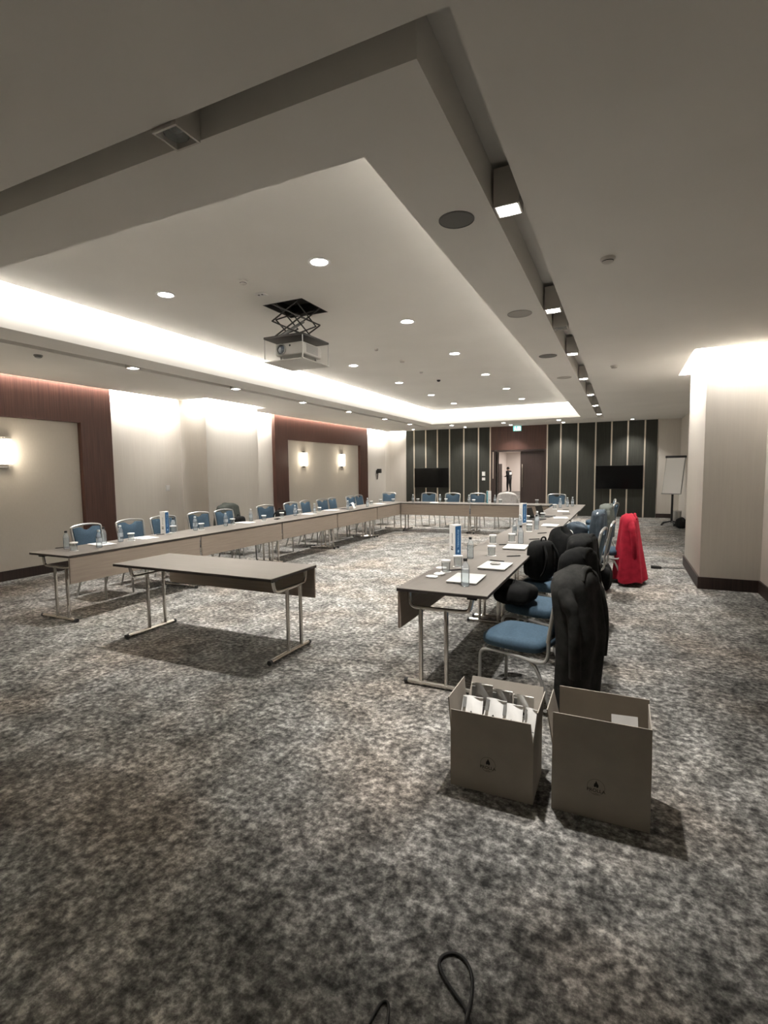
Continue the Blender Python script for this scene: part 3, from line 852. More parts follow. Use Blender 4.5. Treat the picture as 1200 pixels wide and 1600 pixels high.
# ------------------------------------------------------------------ clothes and bags
def hsh(*a):
    return (math.sin(a[0]*12.9898 + a[1]*78.233 + (a[2] if len(a) > 2 else 0)*37.719)*43758.5453) % 1.0
def coat(name, label, cx, cy, rz, m, hem=0.1, top=0.955, w=(0.22, 0.25, 0.25), d=(0.05, 0.11, 0.14), back=(-0.345, -0.37, -0.36), cat='coat', sleeves=True, seed=0, waves=7, skew=0.0):
    """a coat hung over a chair back: rounded shoulders, folds that deepen to the hem"""
    t = thing(name, label, cat, (cx, cy, 0), rz)
    rnd = random.Random(seed)
    ph = [rnd.uniform(0, 6.28) for _ in range(4)]
    def lerp3(a, v): return a[0] + (a[1]-a[0])*min(v*2, 1) if v < 0.5 else a[1] + (a[2]-a[1])*(v*2-1)
    def f(u, v):
        a = 2*PI*u
        vv = v
        z = top + (hem-top)*vv
        sh = min(1.0, math.sqrt(max(0.0, 1-(1-min(vv/0.09, 1.0))**2)))
        ww, dd, yy = lerp3(w, vv), lerp3(d, vv), lerp3(back, vv)
        fold = 1 + (0.035+0.12*vv)*math.sin(waves*a+ph[0]+2*vv) + 0.05*vv*math.sin(3*a+ph[1]) + 0.03*math.sin(13*a+ph[2]+5*vv)
        c, s_ = math.cos(a), math.sin(a)
        x = ww*math.copysign(abs(c)**0.75, c)*(0.74+0.26*sh)*(0.96+0.04*fold)
        y = dd*math.copysign(abs(s_)**0.8, s_)*(0.3+0.7*sh)*fold
        hemw = 0.02*math.sin(5*a+ph[3])*vv
        zz = z + hemw - (0.05*(x/ww)**2 if vv < 0.2 else 0.05*(x/ww)**2*max(0, 1-(vv-0.2)*4))
        return (x + skew*vv, y+yy, zz)
    MB().grid(f, 64, 26, wrap_u=True, cap=True).build('coat_body', m, t, 80)
    if sleeves:
        for s in (-1, 1):
            x = s*(w[1]-0.015)
            p = [(s*(w[0]-0.10), back[0]-0.01, top-0.085), (s*(w[0]-0.03), back[0]-d[0]*0.3, top-0.14), (x, back[1]-d[1]*0.35, top-0.25), (x+s*0.012, back[1]-d[1]*0.5, top-0.45), (x-s*0.01, back[1]-d[1]*0.45, max(hem+0.12, top-0.64))]
            MB().tube(p, [0.045, 0.055, 0.058, 0.056, 0.052, 0.054, 0.05, 0.048, 0.05, 0.036], 12, smooth=2).build('sleeve', m, t, 80)
    cpts = [(-0.13, back[0]-d[0]*0.9, top-0.075), (-0.07, back[0]-d[0]*0.75, top-0.022), (0.0, back[0]-d[0]*0.7, top-0.012), (0.07, back[0]-d[0]*0.75, top-0.022), (0.13, back[0]-d[0]*0.9, top-0.075)]
    MB().tube(cpts, [0.012]+[0.02]*13+[0.012], 8, smooth=2).build('collar', m, t, 80)
    return t
def rad(d): return math.radians(d)
coat('long_coat', 'long charcoal coat over the nearest chair of the right row', -0.60, 3.56, rad(75), M['charcoal'], 0.07, 0.965, (0.272, 0.28, 0.245), (0.105, 0.11, 0.10), (-0.34, -0.398, -0.375), seed=3)
coat('long_coat', 'black coat over the second chair back of the right row', -0.62, 4.40, rad(72), M['blackcloth'], 0.28, 0.965, (0.255, 0.275, 0.25), (0.095, 0.13, 0.13), (-0.335, -0.335, -0.34), seed=5)
coat('jacket', 'dark round-shouldered jacket over the third chair of the right row', -0.66, 5.30, rad(80), M['blackcloth'], 0.45, 0.965, (0.25, 0.27, 0.25), (0.11, 0.13, 0.12), (-0.33, -0.33, -0.33), cat='jacket', seed=8)
coat('long_coat', 'long red coat hanging over a chair of the right row to the floor', -0.24, 7.80, rad(88), M['red'], 0.06, 0.965, (0.25, 0.30, 0.38), (0.10, 0.15, 0.2), (-0.335, -0.345, -0.37), seed=11, waves=6)
coat('jacket', 'blue-grey jacket over a chair of the right row beyond the table legs', -0.64, 8.60, rad(84), M['denim'], 0.45, 0.95, (0.25, 0.27, 0.24), (0.09, 0.11, 0.12), (-0.33, -0.315, -0.3), cat='jacket', seed=12)
coat('jacket', 'grey-green jacket over a chair at the far part of the right row', -0.56, 9.50, rad(86), M['olive'], 0.42, 0.985, (0.255, 0.275, 0.24), (0.1, 0.13, 0.12), (-0.33, -0.33, -0.32), cat='jacket', seed=13)
coat('jacket', 'grey jacket over the chair set back by the left pier', -6.72, 7.75, -PI/2-0.05, M['olive'], 0.4, 0.99, (0.26, 0.29, 0.26), (0.1, 0.13, 0.13), (-0.33, -0.33, -0.32), cat='jacket', seed=14)
coat('jacket', 'pale grey jacket over a chair behind the far tables, before the open door', -2.84, 13.62, PI, M['pale'], 0.45, 0.965, (0.255, 0.28, 0.26), (0.1, 0.12, 0.12), (-0.34, -0.33, -0.32), cat='jacket', seed=15)

def lump(name, label, cat, loc, size, m, seed=0, rz=0.0, power=0.75, creases=5):
    rnd = random.Random(seed)
    p = [rnd.uniform(0, 6.28) for _ in range(6)]
    def f(u, v):
        a, q = 2*PI*u, PI*(v-0.5)
        c, s_ = math.cos(a), math.sin(a)
        r = 1 + 0.07*math.sin(creases*a+p[0]+3*v) + 0.06*math.sin(2*a+p[1]+6*v) + 0.035*math.sin(9*a+p[2]-7*v)
        x = size[0]*math.copysign(abs(c)**power, c)*math.cos(q)**0.6*r
        y = size[1]*math.copysign(abs(s_)**power, s_)*math.cos(q)**0.6*r
        z = size[2]*(0.5+0.5*math.copysign(abs(math.sin(q))**0.8, math.sin(q)))*(1+0.1*math.sin(2*a+p[3])*v)
        return (x, y, z)
    t = thing(name, label, cat, loc, rz)
    b = MB().grid(f, 40, 18, wrap_u=True, cap=True)
    b.build('folded_cloth', m, t, 80)
    return t
def backpack(loc, rz, label, m, s=1.0):
    t = thing('backpack', label, 'backpack', loc, rz)
    def body(w, d, h, y0, z0):
        def f(u, v):
            a, q = 2*PI*u, PI*(v-0.5)
            cs = lambda c, p: math.copysign(abs(c)**p, c)
            return (w*cs(math.cos(a), 0.5)*cs(math.cos(q), 0.45), y0+d*cs(math.sin(a), 0.6)*cs(math.cos(q), 0.45)*(1+0.05*math.sin(9*v)), z0+h*0.5*(1+cs(math.sin(q), 0.7)))
        return f
    MB().grid(body(0.16*s, 0.10*s, 0.42*s, 0, 0), 28, 14, wrap_u=True, cap=True).build('main_bag', m, t, 60)
    MB().grid(body(0.12*s, 0.05*s, 0.22*s, 0.105*s, 0.03*s), 24, 10, wrap_u=True, cap=True).build('front_pocket', m, t, 60)
    for q in (-1, 1):
        MB().tube([(q*0.07*s, -0.09*s, 0.38*s), (q*0.09*s, -0.15*s, 0.27*s), (q*0.1*s, -0.13*s, 0.12*s), (q*0.11*s, -0.09*s, 0.06*s)], 0.014*s, 8, smooth=2).build('shoulder_strap', m, t, 60)
    MB().tube([(-0.04*s, -0.03*s, 0.41*s), (-0.03*s, -0.03*s, 0.455*s), (0.03*s, -0.03*s, 0.455*s), (0.04*s, -0.03*s, 0.41*s)], 0.009*s, 6, smooth=2).build('top_handle', m, t, 60)
    MB().tube([(-0.10*s, 0.152*s, 0.20*s), (0, 0.16*s, 0.205*s), (0.10*s, 0.152*s, 0.20*s)], 0.004*s, 6, smooth=1).build('zip', M['greyplastic'], t, 60)
    return t
backpack((-0.72, 5.22, 0.485), rad(60), 'black backpack on the third chair seat of the right row', M['blackcloth'], 0.95)
lump('folded_coat', 'black coat heaped over the front of the second seat, right row', 'coat', (-0.80, 4.28, 0.482), (0.17, 0.22, 0.17), M['blackcloth'], 21, 0.3)
lump('handbag', 'dark rounded bag leaning on a right row chair by the table legs', 'bag', (-0.62, 6.05, 0.48), (0.16, 0.17, 0.42), M['blackcloth'], 22, 0.2, creases=3)
lump('folded_clothes', 'dark blue folded clothes on a seat at the far right row', 'clothes', (-0.66, 8.62, 0.483), (0.17, 0.16, 0.24), M['denim'], 23, 0.4)
lump('tote_bag', 'black bag standing on the floor beside the red coat', 'bag', (-0.22, 7.12, 0.0), (0.13, 0.17, 0.36), M['blackcloth'], 24, 0.1, creases=3)
lump('white_scarf', 'small white cloth bundled above the black floor bag', 'scarf', (-0.40, 6.93, 0.483), (0.09, 0.09, 0.09), M['paper'], 25)
lump('white_shirt', 'white cloth folded on a chair seat in the middle of the right row', 'clothes', (-0.56, 6.16, 0.75), (0.06, 0.1, 0.13), M['paper'], 27)
backpack((-6.10, 7.0, 0.485), rad(-80), 'black backpack on the fifth chair behind the left tables', M['blackcloth'], 0.8)
backpack((-6.10, 8.2, 0.485), rad(-80), 'black backpack on the sixth chair behind the left tables', M['blackcloth'], 0.85)

# ------------------------------------------------------------------ things on the tables
def make_bottle(cap_m, label_on=True):
    t = thing('water_bottle', '', 'bottle')
    pr = [(0.001, 0.004), (0.026, 0.0), (0.031, 0.006), (0.031, 0.045), (0.0295, 0.05), (0.031, 0.055), (0.031, 0.125), (0.029, 0.145), (0.02, 0.165), (0.013, 0.178), (0.0125, 0.192)]
    MB().lathe(pr, 18).build('bottle_body', M['bottle'], t)
    MB().lathe([(0.001, 0.007), (0.029, 0.007), (0.029, 0.128), (0.001, 0.128)], 14).build('water', M['liquid'], t)
    MB().lathe([(0.0145, 0.188), (0.0155, 0.19), (0.0155, 0.206), (0.013, 0.209), (0.001, 0.209)], 14).build('cap', cap_m, t)
    if label_on:
        MB().lathe([(0.0314, 0.065), (0.0314, 0.115)], 18, cap=False).build('paper_label', M['bottle_label'], t)
    return t
M['bottle_label'] = clear('bottle_label_film', (0.8, 0.88, 0.95), 0.45, 0.3)
M['capwhite'] = mat('white_cap', (0.75, 0.78, 0.8), 0.4)
bw, bd = make_bottle(M['capwhite']), make_bottle(M['blackplastic'], False)
def make_glass():
    t = thing('covered_glass', '', 'glass')
    MB().lathe([(0.001, 0.006), (0.026, 0.006), (0.031, 0.012), (0.036, 0.095), (0.038, 0.095), (0.0325, 0.006), (0.027, 0.0), (0.001, 0.0)], 18).build('tumbler', M['glass'], t)
    MB().lathe([(0.001, 0.1), (0.042, 0.099), (0.043, 0.086), (0.041, 0.086), (0.040, 0.096), (0.001, 0.097)], 18).build('paper_cover', M['paper'], t)
    MB().lathe([(0.001, 0.001), (0.046, 0.001), (0.047, 0.0), (0.001, 0.0)], 18).build('paper_coaster', M['paper'], t)
    return t
gl = make_glass()
first = {'w': True, 'd': True, 'g': True}
def put(kind, x, y, lab, g):
    proto = {'w': bw, 'd': bd, 'g': gl}[kind]
    if first[kind]:
        first[kind] = False
        proto.location = (x, y, TZ+0.0005); proto['label'] = lab; proto['group'] = g
    else:
        dup(proto, lab, (x, y, TZ+0.0005), random.uniform(0, 6), g)
LB = [(-5.76, 3.69, 'd'), (-5.49, 3.90, 'w'), (-5.71, 4.12, 'd'), (-5.70, 4.34, 'w'), (-5.72, 5.60, 'w'), (-5.72, 6.24, 'w'), (-5.86, 7.02, 'w'), (-5.71, 8.13, 'w'), (-5.58, 8.62, 'w'), (-5.42, 9.70, 'w'), (-5.44, 10.68, 'w'), (-5.86, 5.32, 'd')]
for i, (x, y, kd) in enumerate(sorted(LB, key=lambda q: q[1])):
    put(kd, x, y, f'{ORD[i]} small clear water bottle from the near end of the left tables', 'water bottles on the left tables')
LG = [(-5.54, 3.63), (-5.66, 4.46), (-5.84, 5.30), (-5.70, 5.70), (-5.76, 6.44), (-5.66, 7.12), (-5.72, 7.72), (-5.80, 8.4), (-5.74, 9.05), (-5.54, 10.2), (-5.62, 11.25), (-5.5, 12.3), (-5.72, 12.0)]
for i, (x, y) in enumerate(LG):
    put('g', x, y, f'{ORD[i]} paper-covered water glass from the near end of the left tables', 'covered glasses on the left tables')
for i, (x, y, x2, y2) in enumerate(((-5.01, 12.50, -4.87, 12.5), (-4.32, 12.68, -4.15, 12.66), (-3.51, 12.56, -3.35, 12.42), (-2.88, 12.70, -2.75, 12.72))):
    put('w', x, y, f'{ORD[i]} small water bottle from the left on the far tables', 'water bottles on the far tables')
    put('g', x2, y2, f'{ORD[i]} paper-covered glass from the left on the far tables', 'covered glasses on the far tables')
put('g', -1.87, 12.75, 'fifth paper-covered glass from the left on the far tables', 'covered glasses on the far tables')
RB = [(-1.03, 3.59, 'd'), (-1.31, 4.74, 'd'), (-1.04, 5.90, 'd'), (-1.24, 6.60, 'w'), (-1.30, 7.3, 'w'), (-1.08, 7.35, 'd'), (-1.16, 7.95, 'w'), (-1.09, 11.9, 'w'), (-1.2, 11.5, 'w'), (-1.0, 12.1, 'w')]
for i, (x, y, kd) in enumerate(RB):
    put(kd, x, y, f'{ORD[i]} small clear water bottle from the near end of the right tables', 'water bottles on the right tables')
RG = [(-1.33, 4.05), (-1.30, 4.30), (-1.16, 4.98), (-1.34, 5.81), (-1.16, 6.0), (-1.14, 7.1), (-1.22, 7.6), (-1.38, 8.4), (-1.22, 9.0), (-1.28, 11.2)]
for i, (x, y) in enumerate(RG):
    put('g', x, y, f'{ORD[i]} paper-covered water glass from the near end of the right tables', 'covered glasses on the right tables')

def slab_laptop(x, y, rz, label):
    t = thing('closed_laptop', label, 'laptop', (x, y, TZ), rz, 'closed pale laptops on the right tables')
    MB().rbox(-0.115, 0.115, -0.165, 0.165, 0.003, 0.011, 0.003, 2).build('base_shell', M['greyplastic'], t)
    MB().rbox(-0.118, 0.118, -0.168, 0.168, 0.011, 0.019, 0.003, 2).build('lid', M['laptop'], t)
    for sx in (-0.09, 0.09):
        for sy in (-0.14, 0.14):
            MB().lathe([(0.008, 0), (0.008, 0.004)], 8, c=(sx, sy, 0)).build('rubber_foot', M['blackplastic'], t)
    MB().box(-0.06, -0.045, -0.1655, -0.16, 0.005, 0.009).build('port', M['blackplastic'], t)
slab_laptop(-1.08, 3.80, 0.02, 'nearest pale closed laptop on the right tables, a bottle before it')
slab_laptop(-0.99, 4.40, -0.03, 'second pale closed laptop on the right tables, crumpled foil on it')
slab_laptop(-1.03, 5.56, 0.03, 'third pale closed laptop on the right tables, before a bottle')
b = lump('foil_wrapper', 'crumpled silver foil wrapper on the second closed laptop', 'wrapper', (-1.0, 4.44, TZ+0.019), (0.045, 0.05, 0.016), M['foilgrey_shade'], 31, creases=7)
lump('paper_wrapper', 'crumpled white wrapper near the table end, nearer of two', 'wrapper', (-1.36, 3.79, TZ), (0.05, 0.035, 0.016), M['paper'], 32, creases=7)
lump('paper_wrapper', 'crumpled white wrapper near the table end, farther of two', 'wrapper', (-1.335, 3.90, TZ), (0.04, 0.04, 0.02), M['paper'], 33, creases=6)
t = tag(MB().lathe([(0.001, 0.002), (0.046, 0.002), (0.047, 0.0), (0.001, 0.0)], 24).build('paper_coaster', M['paper']), 'bare white paper coaster at the inner edge of the right tables', 'coaster')
t.location = (-1.42, 4.2, TZ+0.0005)
PENS = [(-1.333, 4.084, -1.251, 4.146, 1), (-1.115, 4.695, -0.985, 4.674, 1), (-1.011, 4.96, -0.909, 5.03, 1), (-1.25, 5.70, -1.15, 5.75, 1), (-1.007, 6.25, -0.90, 6.34, 1), (-1.0, 6.88, -0.895, 6.98, 1), (-0.985, 7.63, -0.89, 7.70, 1), (-1.1, 11.0, -0.96, 11.1, 1), (-1.0, 9.95, -0.88, 10.0, 1),
        (-5.93, 3.66, -5.87, 3.76, 0), (-5.78, 4.62, -5.72, 4.78, 0), (-5.82, 4.98, -5.76, 5.14, 0)]
nr = nl = 0
for i, (x0, y0, x1, y1, r) in enumerate(PENS):
    if r: lab = f'{ORD[nr]} dark pen from the near end of the right tables'; nr += 1
    else: lab = f'{ORD[nl]} dark pen from the near end of the left tables'; nl += 1
    d = Vector((x1-x0, y1-y0, 0)); L = 0.145; d.normalize()
    t = thing('pen', lab, 'pen', (x0, y0, TZ+0.0055), math.atan2(d.y, d.x), 'dark pens on the tables')
    b = MB(); b.X = Matrix.Rotation(PI/2, 4, 'Y')
    b.lathe([(0.001, 0.0), (0.003, 0.006), (0.0052, 0.015), (0.0052, L)], 8); b.build('barrel', M['ink'], t)
    MB().box(L*0.7, L, 0.004, 0.0062, -0.001, 0.0045).build('clip', M['chrome'], t)
# open dark screens, papers
def tablet(x, y, rz, label):
    t = thing('open_laptop', label, 'laptop', (x, y, TZ), rz)
    MB().rbox(-0.14, 0.14, -0.02, 0.18, 0.0, 0.014, 0.003, 1).build('keyboard_base', M['blackplastic'], t)
    b = MB(); b.X = Matrix.Translation((0, 0.18, 0.012)) @ Matrix.Rotation(rad(-18), 4, 'X')
    b.rbox(-0.14, 0.14, 0, 0.008, 0, 0.195, 0.003, 1)
    s = b.build('screen_lid', M['blackplastic'], t)
    b = MB(); b.X = Matrix.Translation((0, 0.18, 0.012)) @ Matrix.Rotation(rad(-18), 4, 'X')
    b.box(-0.13, 0.13, -0.0015, 0.0, 0.012, 0.185); b.build('display', M['screen'], s)
tablet(-1.20, 8.75, rad(75), 'small open black laptop on the right tables, nearer one')
tablet(-1.12, 9.35, rad(75), 'small open black laptop on the right tables, farther one')
def sheets(x, y, rz, label, w=0.105, h=0.148, n=3):
    t = thing('paper_sheets', label, 'paper', (x, y, TZ), rz)
    for i in range(n):
        b = MB(); b.X = Matrix.Rotation(random.uniform(-0.25, 0.25), 4, 'Z')
        b.grid(lambda u, v: ((u-0.5)*2*w, (v-0.5)*2*h, 0.001+0.0022*i + 0.004*(math.sin(3*u+i)*v+1)*0.5), 7, 7)
        o = b.build('sheet', M['paper'], t)
sheets(-0.95, 9.2, 0.2, 'loose white papers beside the farther open laptop on the right')
sheets(-0.97, 7.95, 0.1, 'loose white papers in the middle of the right tables')
sheets(-5.72, 4.1, 1.3, 'white papers between bottles at the near end of the left tables')
sheets(-5.72, 4.72, 1.4, 'white papers in front of the second chair, left tables', n=2)
sheets(-5.76, 6.75, 1.5, 'white papers in the middle of the left tables, nearer lot')
sheets(-5.66, 8.5, 1.4, 'white papers by a bottle in the middle of the left tables')
sheets(-5.72, 9.5, 1.5, 'white papers on the left tables just before the tilted sheet')
sheets(-4.42, 12.5, 0.2, 'white papers on the far tables beside a bottle', n=2)
sheets(-5.6, 11.7, 1.2, 'white papers near the far end of the left tables', n=2)
sheets(-1.05, 10.6, 0.2, 'white papers toward the far end of the right tables', n=2)
t = thing('tilted_document', 'white document curling up on the far part of the left tables', 'paper', (-5.66, 10.05, TZ), rad(-70))
b = MB()
b.grid(lambda u, v: (0.17*(2*u-1), -0.12+0.25*v, 0.004+0.13*(v**1.2)), 5, 9)
b.grid(lambda u, v: (0.17*(2*u-1), 0.13+0.07*v, 0.134-0.13*v**1.5), 5, 7)
b.build('curled_sheet', M['paper'], t)
t = thing('phone', 'dark phone lying on the left tables near the middle', 'phone', (-5.62, 7.45, TZ), 0.3)
MB().rbox(-0.037, 0.037, -0.075, 0.075, 0, 0.009, 0.003, 2).build('body', M['blackplastic'], t)
MB().box(-0.033, 0.033, -0.07, 0.07, 0.0085, 0.0095).build('display', M['screen'], t)

# three-sided standing signs
def sign(x, y, rz, label, m1, m2, h=0.32, s=0.115, swap=False):
    """triangular card prism; one edge points along local -y, the left face and right face are printed"""
    t = thing('standing_sign', label, 'table sign', (x, y, TZ), rz, 'three-sided standing signs on the tables')
    R = s/math.sqrt(3)
    V = [Vector((R*math.cos(a), R*math.sin(a), 0)) for a in (-PI/2, -PI/2+2*PI/3, -PI/2-2*PI/3)]
    MB().prism([tuple(v) for v in V], (0, 0, h)).build('card_body', M['paper'], t)
    for k, (a, c) in enumerate(((V[2], V[0]), (V[0], V[1]))):       # left face, right face
        mm = m1 if k == 0 else m2
        d = (c-a).normalized(); n = Vector((d.y, -d.x, 0)); mid = (a+c)/2
        blue = mm is not M['paper']
        q = [a + d*0.007 + n*0.0008, c - d*0.007 + n*0.0008]
        z0, z1 = (0.015, h-0.012) if blue else (0.008, h-0.008)
        pn = MB().add([(q[0].x, q[0].y, z0), (q[1].x, q[1].y, z0), (q[1].x, q[1].y, z1), (q[0].x, q[0].y, z1)], [(0, 1, 2, 3)]).build('printed_face', mm, t, fix=False)
        ang = math.atan2(d.y, d.x)
        rot = Matrix.Rotation(ang, 4, 'Z') @ Matrix.Rotation(PI/2, 4, 'X') @ Matrix.Rotation(PI/2, 4, 'Z')
        p = mid + n*0.0016
        text('lettering', 'TEKNOLOJI' if blue else 'teknoloji', 0.034 if blue else 0.03, M['banner_text'] if blue else M['greytext'], pn, (p.x, p.y, h*0.58), rot.to_euler())
        if blue:
            b = MB(); b.X = Matrix.Translation((p.x, p.y, h*0.19)) @ Matrix.Rotation(ang, 4, 'Z') @ Matrix.Rotation(PI/2, 4, 'X')
            b.lathe([(0.001, 0.0), (0.014, 0.0), (0.014, 0.0006), (0.001, 0.0006)], 14).build('round_mark', M['banner_text'], pn)
        else:
            for i, (ex, ez, mk) in enumerate(((-1, 0, 'ink'), (1, 0, 'ink'), (-1, 1, 'greytext'), (1, 1, 'ink2'))):
                b = MB(); b.X = Matrix.Translation((p.x, p.y, h*0.25+0.022*ez)) @ Matrix.Rotation(ang, 4, 'Z')
                b.box(0.012*ex-0.009, 0.012*ex+0.009, -0.0005, 0.0005, -0.008, 0.008); b.build('square_mark', M[mk], pn)
sign(-1.47, 4.77, rad(15), 'tall white and blue three-sided sign near the end of right tables', M['paper'], M['banner_blue'])
sign(-1.40, 8.1, rad(6), 'tall white and blue three-sided sign midway along the right tables', M['paper'], M['banner_blue'])
sign(-2.98, 12.44, rad(5), 'teal and white three-sided sign on the far tables', M['banner_teal'], M['paper'])
sign(-5.80, 5.12, rad(52), 'white and blue three-sided sign on the left tables, third chair behind', M['paper'], M['banner_blue'])

# ------------------------------------------------------------------ cardboard boxes
def carton(x0, x1, y0, y1, h, flaps, label):
    cx, cy = (x0+x1)/2, (y0+y1)/2
    t = thing('cardboard_box', label, 'box', (cx, cy, 0), 0, 'open cardboard boxes')
    w, d, th = (x1-x0)/2, (y1-y0)/2, 0.005
    def side(bx, nm='side_panel'):
        b = MB(); b.box(*bx); b.build(nm, M['card'], t)
    side((-w, w, -d, -d+th, 0, h)); side((-w, w, d-th, d, 0, h)); side((-w, -w+th, -d+th, d-th, 0, h)); side((w-th, w, -d+th, d-th, 0, h))
    side((-w+th, w-th, -d+th, d-th, 0.002, 0.008), 'bottom_panel')
    side((-w+th, w-th, -d+th, d-th, 0.20, 0.205), 'inner_divider')
    for where, lean, fh, cut in flaps:
        L = {'front': w, 'back': w, 'left': d, 'right': d}[where]
        b = MB()
        out = [(-L+0.002, 0, 0), (L-0.002, 0, 0), (L-0.002-cut, 0, fh), (-L+0.002+cut*0.3, 0, fh)]
        R = {'front': Matrix.Translation((0, -d+th/2, h)), 'back': Matrix.Translation((0, d-th/2, h)) @ Matrix.Rotation(PI, 4, 'Z'),
             'left': Matrix.Translation((-w+th/2, 0, h)) @ Matrix.Rotation(-PI/2, 4, 'Z'), 'right': Matrix.Translation((w-th/2, 0, h)) @ Matrix.Rotation(PI/2, 4, 'Z')}[where]
        b.X = R @ Matrix.Rotation(rad(lean), 4, 'X') @ Matrix.Translation((0, -th/2, 0))
        n = 8                                                    # fluted board edge: two liners and a core
        b.prism(out, (0, th, 0)); b.build('flap', M['card'], t)
    return t
def logo(t, x, z, y, s=1.0):
    b = MB(); b.X = Matrix.Translation((x, y, z)) @ Matrix.Rotation(PI/2, 4, 'X') 
    b.lathe([(0.0362*s, 0), (0.0375*s, 0), (0.0375*s, 0.0004), (0.0362*s, 0.0004), (0.0362*s, 0)], 32); b.build('logo_ring', M['ink2'], t)
    pts = [(0, 0.026), (0.005, 0.016), (0.0105, 0.006), (0.010, -0.003), (0.004, -0.007), (0.0005, -0.001), (-0.006, -0.006), (-0.0095, 0.0), (-0.008, 0.010), (-0.003, 0.016)]
    MB().prism([(x+p[0]*s, y, z+0.004*s+p[1]*s) for p in pts], (0, -0.0004, 0)).build('logo_flame', M['ink'], t)
    text('lettering', 'PROLLA', 0.022*s, M['ink'], t, (x, y-0.0003, z-0.017*s), (PI/2, 0, 0), 0.0002)
    text('lettering', 'coffee', 0.009*s, M['ink2'], t, (x, y-0.0003, z-0.031*s), (PI/2, 0, 0), 0.0002)
c1 = carton(-0.757, -0.350, 2.375, 2.665, 0.285, [('front', 3, 0.115, 0.01), ('back', 30, 0.168, 0.012), ('left', 5, 0.17, 0.004), ('right', 6, 0.17, 0.02)], 'open cardboard box full of white pouches, left of the pair')
logo(c1, -0.566+0.5535, 0.150, -0.146)
c2 = carton(-0.268, 0.146, 2.390, 2.68, 0.315, [('front', 0, 0.155, 0.0), ('back', -2, 0.17, 0.0), ('left', 12, 0.15, 0.03), ('right', -1, 0.15, 0.01)], 'open cardboard box with one white sheet inside, right of the pair')
logo(c2, -0.075+0.061, 0.155, -0.146)
def pouch(x, y, z, w, h, rz, tilt, m, label, gr=True):
    t = thing('foil_pouch', label, 'pouch', (x, y, z), rz, 'foil pouches in the left box')
    def f(off):
        def g(u, v):
            s = 2*u-1
            bul = 0.022*(1-abs(s)**3)*(1-v**2.2)+0.001
            return (w*s*(1-0.05*v), math.sin(rad(tilt))*h*v + off*bul + 0.004*math.sin(7*u+9*v), h*v*math.cos(rad(tilt)) + 0.006*math.sin(5*u)*v)
        return g
    b = MB(); b.grid(f(-1), 13, 13); b.grid(f(1), 13, 13); b.build('foil_body', m, t, 70)
    tl = rad(tilt)
    Rm = Matrix.Rotation(-tl, 4, 'X')
    b = MB(); b.X = Matrix.Translation((0, 0, 0)) @ Rm
    b.box(-w*0.95, w*0.95, -0.004, 0.006, h*0.985, h*1.0); b.build('seal_strip', M['foil'], t)
    b = MB(); b.X = Rm; b.box(-w*0.85, -w*0.55, -0.022, -0.014, h*0.72, h*0.95); b.build('side_label', M['greytext'], t)
    b = MB(); b.X = Rm; b.prism([(0.0, -0.024, h*0.66), (0.009, -0.024, h*0.60), (0.006, -0.024, h*0.55), (-0.006, -0.024, h*0.55), (-0.009, -0.024, h*0.60)], (0, 0.006, 0)); b.build('flame_mark', M['ink'], t)
    b = MB(); b.X = Rm; b.box(-0.028, 0.028, -0.0235, -0.018, h*0.50, h*0.515); b.build('print_line', M['greytext'], t)
pouch(-0.68, 2.43, 0.206, 0.056, 0.235, 0.10, 40, M['foil'], 'white foil pouch at the left end of the front row in the box')
pouch(-0.575, 2.425, 0.206, 0.056, 0.24, -0.06, 37, M['foil'], 'white foil pouch with a grey flap, second in the front row')
pouch(-0.475, 2.42, 0.206, 0.053, 0.235, 0.05, 40, M['foil'], 'white foil pouch, third in the front row of the box')
pouch(-0.395, 2.42, 0.206, 0.034, 0.225, -0.1, 34, M['foil'], 'narrow white foil pouch at the right end of the front row')
pouch(-0.66, 2.61, 0.206, 0.06, 0.235, 0.0, 6, M['foilgrey_shade'], 'foil pouch behind at the left in the box, coloured grey for flap shade')  # back-row grey puts the flap's shade into the foil colour
pouch(-0.55, 2.615, 0.206, 0.055, 0.22, 0.0, 4, M['foilgrey_shade'], 'foil pouch behind in the middle of the box, coloured grey for flap shade')
pouch(-0.44, 2.615, 0.206, 0.055, 0.21, 0.0, 4, M['foil'], 'white foil pouch behind at the right in the box')
t = thing('paper_sheet', 'white card standing inside the right cardboard box', 'paper', (0.05, 2.50, 0.206), 0.12)
b = MB(); b.X = Matrix.Rotation(rad(-24), 4, 'X'); b.box(-0.06, 0.055, 0, 0.003, 0, 0.235); b.build('card', M['paper'], t)

# ------------------------------------------------------------------ flip chart and odds at the far right
t = thing('flip_chart', 'white flip chart easel with a black clamp bar in the far right corner', 'flip chart', (1.205, 15.75, 0), rad(-26))
b = MB(); b.X = Matrix.Translation((0, 0, 0.86)) @ Matrix.Rotation(rad(-13), 4, 'X')
b.rbox(-0.245, 0.245, 0.0, 0.025, 0, 1.04, 0.004, 1); b.build('board', M['greyplastic'], t)
b = MB(); b.X = Matrix.Translation((0, 0, 0.86)) @ Matrix.Rotation(rad(-13), 4, 'X')
b.grid(lambda u, v: (0.23*(2*u-1), -0.008-0.006*math.sin(PI*v), 0.015+0.99*v), 5, 9); pd = b.build('paper_pad', M['paper'], t)
b = MB(); b.X = Matrix.Translation((0, 0, 0.86)) @ Matrix.Rotation(rad(-13), 4, 'X')
b.rbox(-0.262, 0.262, -0.03, 0.03, 1.0, 1.06, 0.008, 2); b.build('clamp_bar', M['blackplastic'], t)
b = MB(); b.X = Matrix.Translation((0, 0, 0.86)) @ Matrix.Rotation(rad(-13), 4, 'X')
